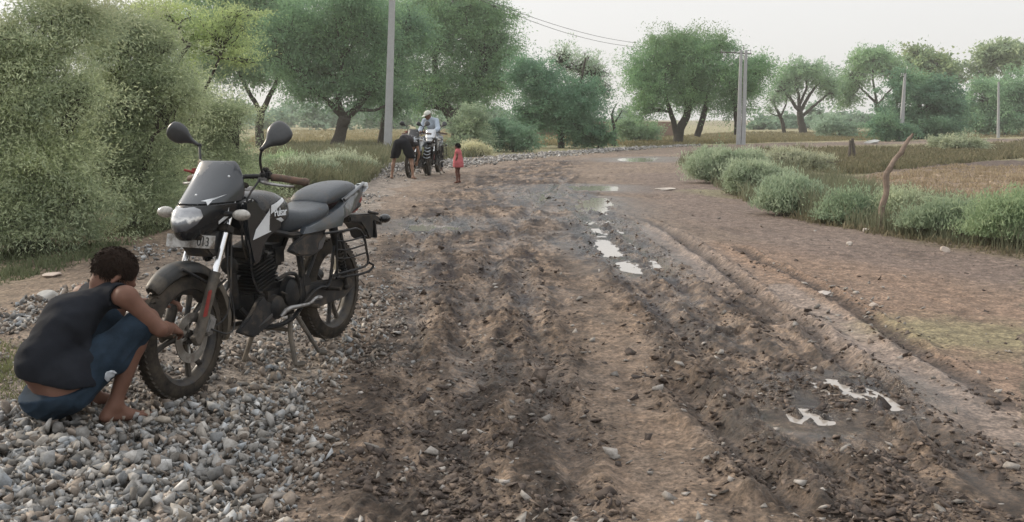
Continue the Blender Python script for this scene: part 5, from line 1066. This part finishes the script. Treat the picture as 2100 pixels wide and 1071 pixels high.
# ---------------- the squatting man
O = Vector((-1.75, 4.19, 0)); HD = .85
JS = dict(pelvis=(-.27, 0, .20), belly=(-.315, 0, .30), chest=(-.19, 0, .455), neck0=(-.025, -.005, .55), shR=(-.015, .165, .555), shL=(-.04, -.175, .525),
    elR=(.095, .235, .405), wrR=(.215, .10, .37), hdR=(.30, .03, .345), elL=(.11, -.27, .45), wrL=(.25, -.11, .455), hdL=(.34, -.045, .46), hnR=(.2, .6, .7), hnL=(-.2, -.3, 1),
    hipR=(-.25, .095, .185), hipL=(-.25, -.095, .185), knR=(.075, .165, .445), knL=(.11, -.20, .43), anR=(-.075, .13, .095), anL=(-.04, -.17, .095),
    heelR=(-.115, .125, .040), toeR=(.055, .15, .022), heelL=(-.08, -.17, .040), toeL=(.10, -.20, .022), head=(.015, .005, .618), face=(.72, .10, -.70))
pr = empty('person', (O.x, O.y, hgt(O.x, O.y)+.005), HD, 'barefoot person squatting in dark sleeveless vest and torn blue jeans, reaching into the front wheel', 'person')
# local frame: X forward, Y left -> right is -Y
def flip(J): return {k: (v[0], -v[1], v[2]) for k, v in J.items()}
b = build_body(flip(JS), .98, .88); allp = b['torso']+b['legs']+b['arms']+b['head']; lo, hi = bounds(allp)
mesh_part('body', lambda P: sdf(allp, P), lo, hi, .0085, m_skin, pr)
m_vest = clothm('navy_vest_cloth', (.013, .015, .020)); m_jean = clothm('blue_denim', (.018, .031, .048), .6, 160); m_patch = clothm('frayed_pale_denim', (.45, .48, .52))
tor = b['torso']; gg = b['g']
def vest(P):
    d = sdf(tor+[('c', gg['hipL']+np.array([0, 0, .03]), gg['hipR']+np.array([0, 0, .03]), .098, .098, None, .04), ('c', gg['hipR']+np.array([.02, 0, .05]), gg['hipR']*.75+gg['knR']*.25+np.array([0, 0, .04]), .085, .06, None, .05)], P)-.012 + .013*nz3(P, 9) + .006*nz3(P, 22)
    fold = .0055*np.sin((P[:, 2]*46+P[:, 0]*34+P[:, 1]*18)+7*nz3(P, 4))*sstep(-.2, .3, nz3(P, 6)); d = d+fold
    for q, sg in (('L', 1), ('R', -1)): d = np.maximum(d, .072 - np.linalg.norm(P-(gg['sh'+q]+np.array([.0, .012*sg, -.005])), axis=1))
    d = np.maximum(d, .060-np.linalg.norm(P-(gg['neck0']+np.array([.035, 0, .035])), axis=1))
    return np.maximum(d, -(P[:, 2]-.212-.30*np.maximum(0, -.30-P[:, 0])+.15*np.maximum(0, P[:, 0]+.25)))
lo, hi = bounds(tor); mesh_part('vest', vest, lo, hi, .0085, m_vest, pr)
jl = [p for p in b['legs'] if True]; seat_ = [tor[0], ('c', gg['pelvis']+np.array([-.02, 0, -.03]), gg['pelvis']+np.array([.02, 0, -.02]), .115, .10, None, .05)]
thigh = [b['legs'][i] for i in (0, 1)]; step = len(b['legs'])//2; thigh += [b['legs'][step], b['legs'][step+1]]
def jeans(P):
    d = sdf(seat_+[('c', *t[1:3], t[3]+.006, t[4]+.012, None, .03) for t in thigh], P)-.012 + .014*nz3(P, 9) + .005*np.abs(np.sin(P[:, 0]*60-P[:, 2]*40+5*nz3(P, 5)))
    for q in 'LR':
        k, h_ = gg['kn'+q], gg['hip'+q]; u = unit(k-h_); side = (P[:, 1]*(1 if q == 'L' else -1)) > 0
        d = np.where(side, np.maximum(d, (P-k)@u-(-.020)), d)
    return np.maximum(d, P[:, 2]-(.186+.30*(P[:, 0]+.30)+np.where(P[:, 0] > -.17, 9, 0)*0) - np.where(P[:, 0] > -.22, .5, 0))
lo, hi = bounds(seat_+thigh); mesh_part('jeans', jeans, lo, hi, .0085, m_jean, pr)
# torn pocket flap with pale lining on the outer right thigh
hR, kR = gg['hipR'], gg['knR']; tq = hR*.60+kR*.40; u_ = unit(kR-hR); n_ = unit(np.cross(u_, np.cross(np.array([-.25, -1., -.15]), u_))); v_ = np.cross(n_, u_)
def flapquad(a0, a1, c0, c1, off, name, mat):
    m = MB(); rg = []
    for i in range(7):
        a = a0+(a1-a0)*i/6; row_ = []
        for j in range(6): c = c0+(c1-c0)*j/5*(.35+.65*math.sin(.35+i*.42))+.004*math.sin(i*3.1); ang = c/.088; row_.append(Vector(tq+u_*a+(n_*math.cos(ang)+v_*math.sin(ang))*(.0915+off+.003*math.sin(i*2.1+j*1.3))))
        rg.append(row_)
    m.rings(rg, False, False); o = m.build(name, mat, pr); sd_ = o.modifiers.new('thick', 'SOLIDIFY'); sd_.thickness = .003; return o
flapquad(-.045, .005, -.050, -.010, .006, 'torn_lining', m_patch)
hairpart(b, None, pr, m_hair, .0075); face_bits(b, pr)
def wpos(v): c, s = math.cos(HD), math.sin(HD); return Vector((O.x+v[0]*c-v[1]*s, O.y+v[0]*s+v[1]*c, v[2]))

# ---------------- three people further up the road
def figure(name, label, px, py, head, J, s, lean, skin_m, hair_m, cloths, res=.014, child=False, z=0, bare=False):
    p = put(px, py); root = empty('person', p+Vector((0, 0, .01+z)), head, label, 'person')
    J = {k: np.array(v, float)*([s, -s, s] if k != 'face' else [1, -1, 1]) for k, v in J.items()}
    b = build_body(J, s, lean, child); al = b['torso']+b['legs']+b['arms']+b['head']; lo, hi = bounds(al); mesh_part('body', lambda P: sdf(al, P), lo, hi, res, skin_m, root)
    for nm, m, fn in cloths:
        ps, f = fn(b); lo, hi = bounds(ps); mesh_part(nm, f, lo, hi, res, m, root)
    if hair_m: hairpart(b, None, root, hair_m, res*.8)
    face_bits(b, root); return root, b
def shell_of(parts, off, *cuts):
    def f(P):
        d = sdf(parts, P)-off+.008*nz3(P, 7)
        for c in cuts: d = np.maximum(d, c(P))
        return d
    return parts, f
# back to camera, bent double over the parked motorcycle's wheel
step_ = lambda b: len(b['legs'])//2
def thighs(b, g_=.01): L = b['legs']; n = len(L)//2; return [('c', *t[1:3], t[3]+g_, t[4]+g_*1.5, None, .03) for t in (L[0], L[1], L[n], L[n+1])]
def shins(b, g_=.012): L = b['legs']; n = len(L)//2; return [('c', *t[1:3], t[3]+g_, t[4]+g_, None, .03) for t in (L[2], L[3], L[n+2], L[n+3])]
JB = dict(pelvis=(-.10, 0, .96), belly=(.06, .02, 1.06), chest=(.30, .03, 1.02), neck0=(.50, .03, .88), shR=(.46, .19, .90), shL=(.46, -.15, .90), elR=(.55, .24, .64), wrR=(.60, .16, .43), hdR=(.64, .12, .33), elL=(.55, -.16, .64), wrL=(.62, -.06, .44), hdL=(.66, -.02, .34),
    hnR=(1, 0, 0), hnL=(1, 0, 0), hipR=(-.10, .10, .92), hipL=(-.10, -.10, .92), knR=(-.02, .24, .50), knL=(-.04, -.25, .50), anR=(-.08, .29, .09), anL=(-.08, -.30, .09), heelR=(-.13, .29, .04), toeR=(.06, .33, .025), heelL=(-.13, -.30, .04), toeL=(.06, -.34, .025), head=(.60, .03, .80), face=(.2, 0, -1))
m_short = clothm('black_shorts_cloth', (.012, .013, .016)); m_tee = clothm('charcoal_shirt_cloth', (.050, .048, .052)); m_blue = clothm('pale_blue_shirt_cloth', (.36, .42, .50)); m_pant = clothm('dark_trouser_cloth', (.018, .020, .026)); m_cap = clothm('off_white_cap_cloth', (.52, .53, .49)); m_pink = clothm('pink_dress_cloth', (.42, .12, .13)); m_red = clothm('red_bodice_cloth', (.25, .03, .04)); m_shoe = simple('worn_sandal', (.30, .25, .20), .8)
figure('person', 'person seen from behind in black shorts and charcoal shirt, bent double at a parked motorcycle', 828, 369, R(75), JB, .86, .88, m_skin2, m_hairk, [
    ('shorts', m_short, lambda b: shell_of([b['torso'][0], b['torso'][1]]+thighs(b, .028), .014, lambda P: .47-P[:, 2], lambda P: P[:, 0]-.05)),
    ('shirt', m_tee, lambda b: shell_of(b['torso'][1:], .018, lambda P: -.03-P[:, 0]))])
# white cap, pale shirt, standing across the far motorcycle
JC = dict(pelvis=(-.12, 0, .93), belly=(-.07, .02, 1.07), chest=(.03, .05, 1.28), neck0=(.10, .06, 1.43), shR=(.08, .23, 1.37), shL=(.08, -.13, 1.38), elR=(.20, .30, 1.12), wrR=(.40, .20, 1.06), hdR=(.48, .15, 1.03), elL=(.20, -.24, 1.14), wrL=(.42, -.16, 1.08), hdL=(.50, -.12, 1.05),
    hipR=(-.10, .10, .90), hipL=(-.10, -.10, .90), knR=(.0, .18, .48), knL=(.02, -.16, .48), anR=(-.06, .16, .09), anL=(-.04, -.2, .09), heelR=(-.10, .16, .04), toeR=(.09, .20, .025), heelL=(-.08, -.2, .04), toeL=(.10, -.24, .025), head=(.17, .09, 1.53), face=(.8, .45, -.45))
rc, bc = figure('person', 'person in white cap, pale blue shirt and dark trousers standing behind the parked motorcycles', 890, 353, R(-112), JC, .95, .97, m_skin, None, [
    ('shirt', m_blue, lambda b: shell_of(b['torso'][1:]+[('c', *a[1:3], a[3]+.012, a[4]+.012, None, .03) for a in (b['arms'][0], b['arms'][len(b['arms'])//2])]+[('c', b['arms'][i][1], b['arms'][i][2], b['arms'][i][3]+.010, b['arms'][i][4]+.010, None, .03) for i in (1, len(b['arms'])//2+1)], .016, lambda P: .82-P[:, 2])),
    ('trousers', m_pant, lambda b: shell_of([b['torso'][0]]+thighs(b)+shins(b), .014, lambda P: P[:, 2]-.95, lambda P: .10-P[:, 2])),
    ('cap', m_cap, lambda b: (b['head'], lambda P, b=b: (lambda q: np.minimum(np.maximum(ell_d(P, b['hp'](-.015, 0, .045), np.array([.112, .095, .085])*b['hs'], b['M']), -(q[:, 2]-.022)*b['hs']), ell_d(P, b['hp'](.115, 0, .035), np.array([.070, .075, .012])*b['hs'], b['M'])))((P-b['g']['head'])@b['M']/b['hs'])))])
JK = dict(pelvis=(0, 0, .93), belly=(.01, 0, 1.07), chest=(.0, 0, 1.28), neck0=(.0, 0, 1.42), shR=(0, .15, 1.36), shL=(0, -.15, 1.36), elR=(-.02, .22, 1.12), wrR=(.06, .20, .90), hdR=(.12, .19, .84), elL=(-.02, -.22, 1.12), wrL=(.06, -.20, .90), hdL=(.12, -.19, .84), hnR=(0, 1, 0), hnL=(0, -1, 0),
    hipR=(0, .085, .88), hipL=(0, -.085, .88), knR=(.03, .09, .49), knL=(.06, -.08, .49), anR=(-.02, .09, .09), anL=(.03, -.08, .09), heelR=(-.06, .09, .04), toeR=(.12, .11, .025), heelL=(-.01, -.08, .04), toeL=(.17, -.1, .025), head=(.03, 0, 1.56), face=(.95, .1, -.15))
m_pinkd = lambda b: shell_of(b['torso']+[('c', np.array([0, 0, .50]), np.array([0, 0, .37]), .085, .10, None, .06)], .016, lambda P: .335-P[:, 2])
rk, bk2 = figure('person', 'small child with short black hair in a pink dress, standing alone on the road', 940, 376, R(165), JK, .49, 1.05, m_skin3, m_hairk, [('dress', m_pink, lambda b: m_pinkd(b))], res=.011, child=True)
# ---------------- the two motorcycles parked up the road
def clone(o, parent=None, swap=None):
    c = o.copy(); link(c, parent)
    if swap and o.type == 'MESH':
        nm = o.name.split('.')[0]
        if nm in swap: c.material_slots[0].link = 'OBJECT'; c.material_slots[0].material = swap[nm]
    for ch in o.children: clone(ch, c, swap)
    return c
m_pw = simple('pearl_white_paint', (.42, .47, .52), .25, 0, .12, 10, 0, MUD, .15, coat=1); m_sil = simple('silver_paint', (.40, .42, .45), .25, .4, .12, 10, 0, MUD, .15, coat=1)
def far_bike(px, py, yaw, swap, label):
    p = put(px, py); f_ = Vector((math.cos(yaw), math.sin(yaw), 0)); c = clone(bike, None, swap); o = p - f_*1.32; o.z = (hgt(o.x, o.y)+p.z)/2
    c.location = o; c.rotation_euler = (0, 0, yaw); c['label'] = label; c['group'] = 'motorcycles parked up the road'; return c
BW = {'headlight_cowl': m_pw, 'windscreen': B['paint'], 'tank_shroud': m_pw, 'screen_edge': m_pw, 'front_fender': B['paint'], 'reflector': m_pw}
bA = far_bike(840, 366, -1.80, BW, 'white-cowled motorcycle whose front wheel the bent-over person is cleaning')
BS = {'headlight_cowl': B['paint'], 'windscreen': m_sil, 'tank_shroud': m_sil, 'screen_edge': m_pw, 'front_fender': B['paint'], 'fuel_tank': m_pw, 'fork_leg': B['engine']}
bB = far_bike(880, 362, -1.66, BS, 'black and silver motorcycle with striped front guard, in front of the white-capped person')
for k in range(4):     # silver chevrons on its front guard
    z_ = .44+.075*k; m = MB(); w_ = .085-.006*k
    m.tube([(1.63-.05*k, -w_, z_+.035), (1.655-.05*k, 0, z_), (1.63-.05*k, w_, z_+.035)], .010, 8, smooth_pts=1); m.build('guard_stripe', m_pw, bB)
MB().tube([(1.36, -.05, .30), (1.50, -.075, .36), (1.62, -.08, .46), (1.48, -.07, .70), (1.30, -.06, .74)], .009, 8, smooth_pts=1).tube([(1.36, .05, .30), (1.50, .075, .36), (1.62, .08, .46), (1.48, .07, .70), (1.30, .06, .74)], .009, 8, smooth_pts=1).build('front_guard', B['engine'], bB)
# ------------------------------------------------------------------ concrete poles, wires, stake, stump
q = NM('weathered_concrete'); f = q.noise(3, 6, .65); f2 = q.noise(30, 4); c = q.mix(.5, q.ramp(f, [(.3, (.27, .28, .29)), (.7, (.42, .43, .44))]), q.ramp(f2, [(.3, (.28, .28, .28)), (.7, (.40, .41, .42))])); q.set(Base_Color=c, Roughness=.9); q.bump(f2, .3, .01); m_conc = q.m
m_wire = simple('black_wire', (.05, .05, .055), .6); m_iron = simple('rusty_iron', (.10, .09, .085), .6, .5)
def pole(label, b_px, t_px, w0, w1, arm=0, depth_px=None, double=False, group=None):
    b = put(*b_px, 0) if depth_px is None else put(b_px[0], depth_px); top = at_y(*t_px, b.y); root = empty('utility_pole', b, 0, label, 'utility pole', group)
    ax = Vector((top.x-b.x, 0, top.z-b.z)); H = ax.length
    for k in range(2 if double else 1):
        off = Vector(((-.5+k)*w0*.52, 0, 0)) if double else Vector(); o2 = Vector(((-.5+k)*w1*.95, 0, 0)) if double else Vector(); m = MB(); rg = []
        wa, wb = (w0*.5, w1*.5) if double else (w0, w1)
        for t in np.linspace(-.02, 1, 10):
            p = off*(1-t)+o2*t+ax*t; w_ = wa+(wb-wa)*t; e = .12*w_; rg.append([p+Vector((x, y, 0)) for x, y in [(-w_/2+e, -w_*.4), (w_/2-e, -w_*.4), (w_/2, -w_*.4+e), (w_/2, w_*.4-e), (w_/2-e, w_*.4), (-w_/2+e, w_*.4), (-w_/2, w_*.4-e), (-w_/2, -w_*.4+e)]])
        m.rings(rg); m.build('shaft', m_conc, root, label=None)
    if arm:
        a = ax*.965; ca = MB().tube([a+Vector((-arm, 0, .06*arm)), a+Vector((arm*.35, 0, -.02))], .035, 8).build('cross_arm', m_iron, root)
        for u_ in (-.95, -.4, .3): MB().tube([a+Vector((arm*u_, 0, .03)), a+Vector((arm*u_, 0, .2))], [.03, .02], 8).ell(a+Vector((arm*u_, 0, .22)), (.05, .05, .06), 10, 8).build('insulator', m_conc, root)
        MB().tube([ax, ax+Vector((0, 0, .35))], .02, 8).build('top_pin', m_iron, root)
    return b, b+ax
pA = pole('tall thick pale concrete pole running out of the photo top', (795, 306), (806, -60), .44, .30)
pB = pole('pair of concrete poles standing together, in front of the big rounded tree', (1519, 297), (1525, 103), .62, .36, arm=1.6, double=True)
pC = pole('thin leaning concrete pole with pointed top, between the crooked stake and the dark bush', (1847, 290), (1856, 152), .40, .17, arm=.3)
pD = pole('farthest small concrete pole, half lost in the soft green tree at the right edge', (2047, 283), (2048, 168), .26, .16)
def wire(a, b, sag, label):
    a, b = Vector(a), Vector(b); P = [a.lerp(b, t)-Vector((0, 0, sag*4*t*(1-t))) for t in np.linspace(0, 1, 28)]
    o = MB().tube(P, .014, 5).build('power_line', m_wire); tag(o, label, 'power line', 'overhead wires'); return o
tB = pB[1]; s0 = at_y(1040, -2, 47); e0 = at_y(1303, 92, 66)
def wire_px(p0, p1, y0, y1, sag, label):
    a, b_ = at_y(*p0, y0), at_y(*p1, y1); d = (a-b_); wire(a+d*.35, b_, sag, label)
wire_px((1030, -3), (1305, 88), 52, 70, .5, 'upper of the two thin wires crossing the open sky')
wire_px((1024, -2), (1300, 96), 51, 70, .6, 'lower of the two thin wires crossing the open sky')
# crooked stake on the right verge
r = np.random.default_rng(5); b = put(1803, 473); sp = [(1803, 473, .058), (1806, 440, .055), (1818, 398, .052), (1817, 360, .055), (1828, 340, .050), (1848, 312, .045), (1862, 290, .038), (1872, 274, .022)]
P = [at_y(x, y, b.y + .02*i) for i, (x, y, _) in enumerate(sp)]; P[0].z -= .15
m = MB(); Q = []; 
for i in range(len(P)-1):
    for t in (0, .33, .66): Q.append((P[i].lerp(P[i+1], t)+Vector(r.normal(0, .006, 3)), sp[i][2]*(1-t)+sp[i+1][2]*t))
Q.append((P[-1], sp[-1][2])); m.tube([a for a, _ in Q], [c_*.68*(1+.10*r.normal()) for _, c_ in Q], 9)
st_ = m.build('wooden_stake', m_stake); tag(st_, 'crooked bare wooden stake leaning right on the verge of the stubble field', 'stake')
m = MB(); b = put(1258, 297)
for ln in ([(1258, 300, .16), (1262, 268, .12), (1254, 240, .09), (1258, 224, .05), (1266, 212, .02)], [(1262, 250, .07), (1272, 234, .04), (1276, 226, .02)], [(1262, 272, .06), (1252, 282, .04), (1246, 292, .03)]): m.tube([at_y(x, y, b.y) for x, y, _ in ln], [c_ for *_, c_ in ln], 7, smooth_pts=1)
tag(m.build('dead_tree', m_bark), 'broken dark dead trunk standing in the gap left of the big rounded tree', 'dead tree')
# bundle of dry posts in the ditch
b = put(1748, 322); root = empty('wooden_post', b, 0, 'two short grey posts tied together in the ditch behind the shrubs', 'posts')
for ln in ([(1742, 322), (1744, 288)], [(1752, 320), (1748, 284)]): MB().tube([at_y(x, y, b.y)-b for x, y in ln], [.07, .05], 7).build('post', m_twig, root)
# low mud wall glimpsed behind the trees
q = NM('mud_wall'); q.set(Base_Color=q.ramp(q.noise(1.5, 6), [(.3, (.17, .11, .085)), (.7, (.24, .165, .13))]), Roughness=.95); b = at(1120, 268); m = MB()
x0, x1 = at_y(1085, 262, 115).x, at_y(1385, 262, 115).x; m.box(((x0+x1)/2, 115, hgt((x0+x1)/2, 115)+.75), (x1-x0, .5, 1.9), None, .05); tag(m.build('mud_wall', q.m), 'long low reddish mud wall glimpsed behind the trees at the bend', 'wall')
# ------------------------------------------------------------------ hazy evening air
bm = bmesh.new(); bmesh.ops.create_cube(bm, size=1)
for v in bm.verts: v.co = ((v.co.x*2*700), (v.co.y*2*700)*1.0+0, (v.co.z+.5)*32 - 3.5)
me = bpy.data.meshes.new('haze'); bm.to_mesh(me); bm.free(); hz_ = bpy.data.objects.new('haze', me); link(hz_); hz_['kind'] = 'stuff'
q = bpy.data.materials.new('haze_air'); q.use_nodes = True; q.node_tree.nodes.clear()
pv = q.node_tree.nodes.new('ShaderNodeVolumePrincipled'); pv.inputs['Color'].default_value = (.87, .87, .84, 1); pv.inputs['Density'].default_value = .0008; pv.inputs['Anisotropy'].default_value = .3
oo = q.node_tree.nodes.new('ShaderNodeOutputMaterial'); q.node_tree.links.new(pv.outputs[0], oo.inputs['Volume']); me.materials.append(q)
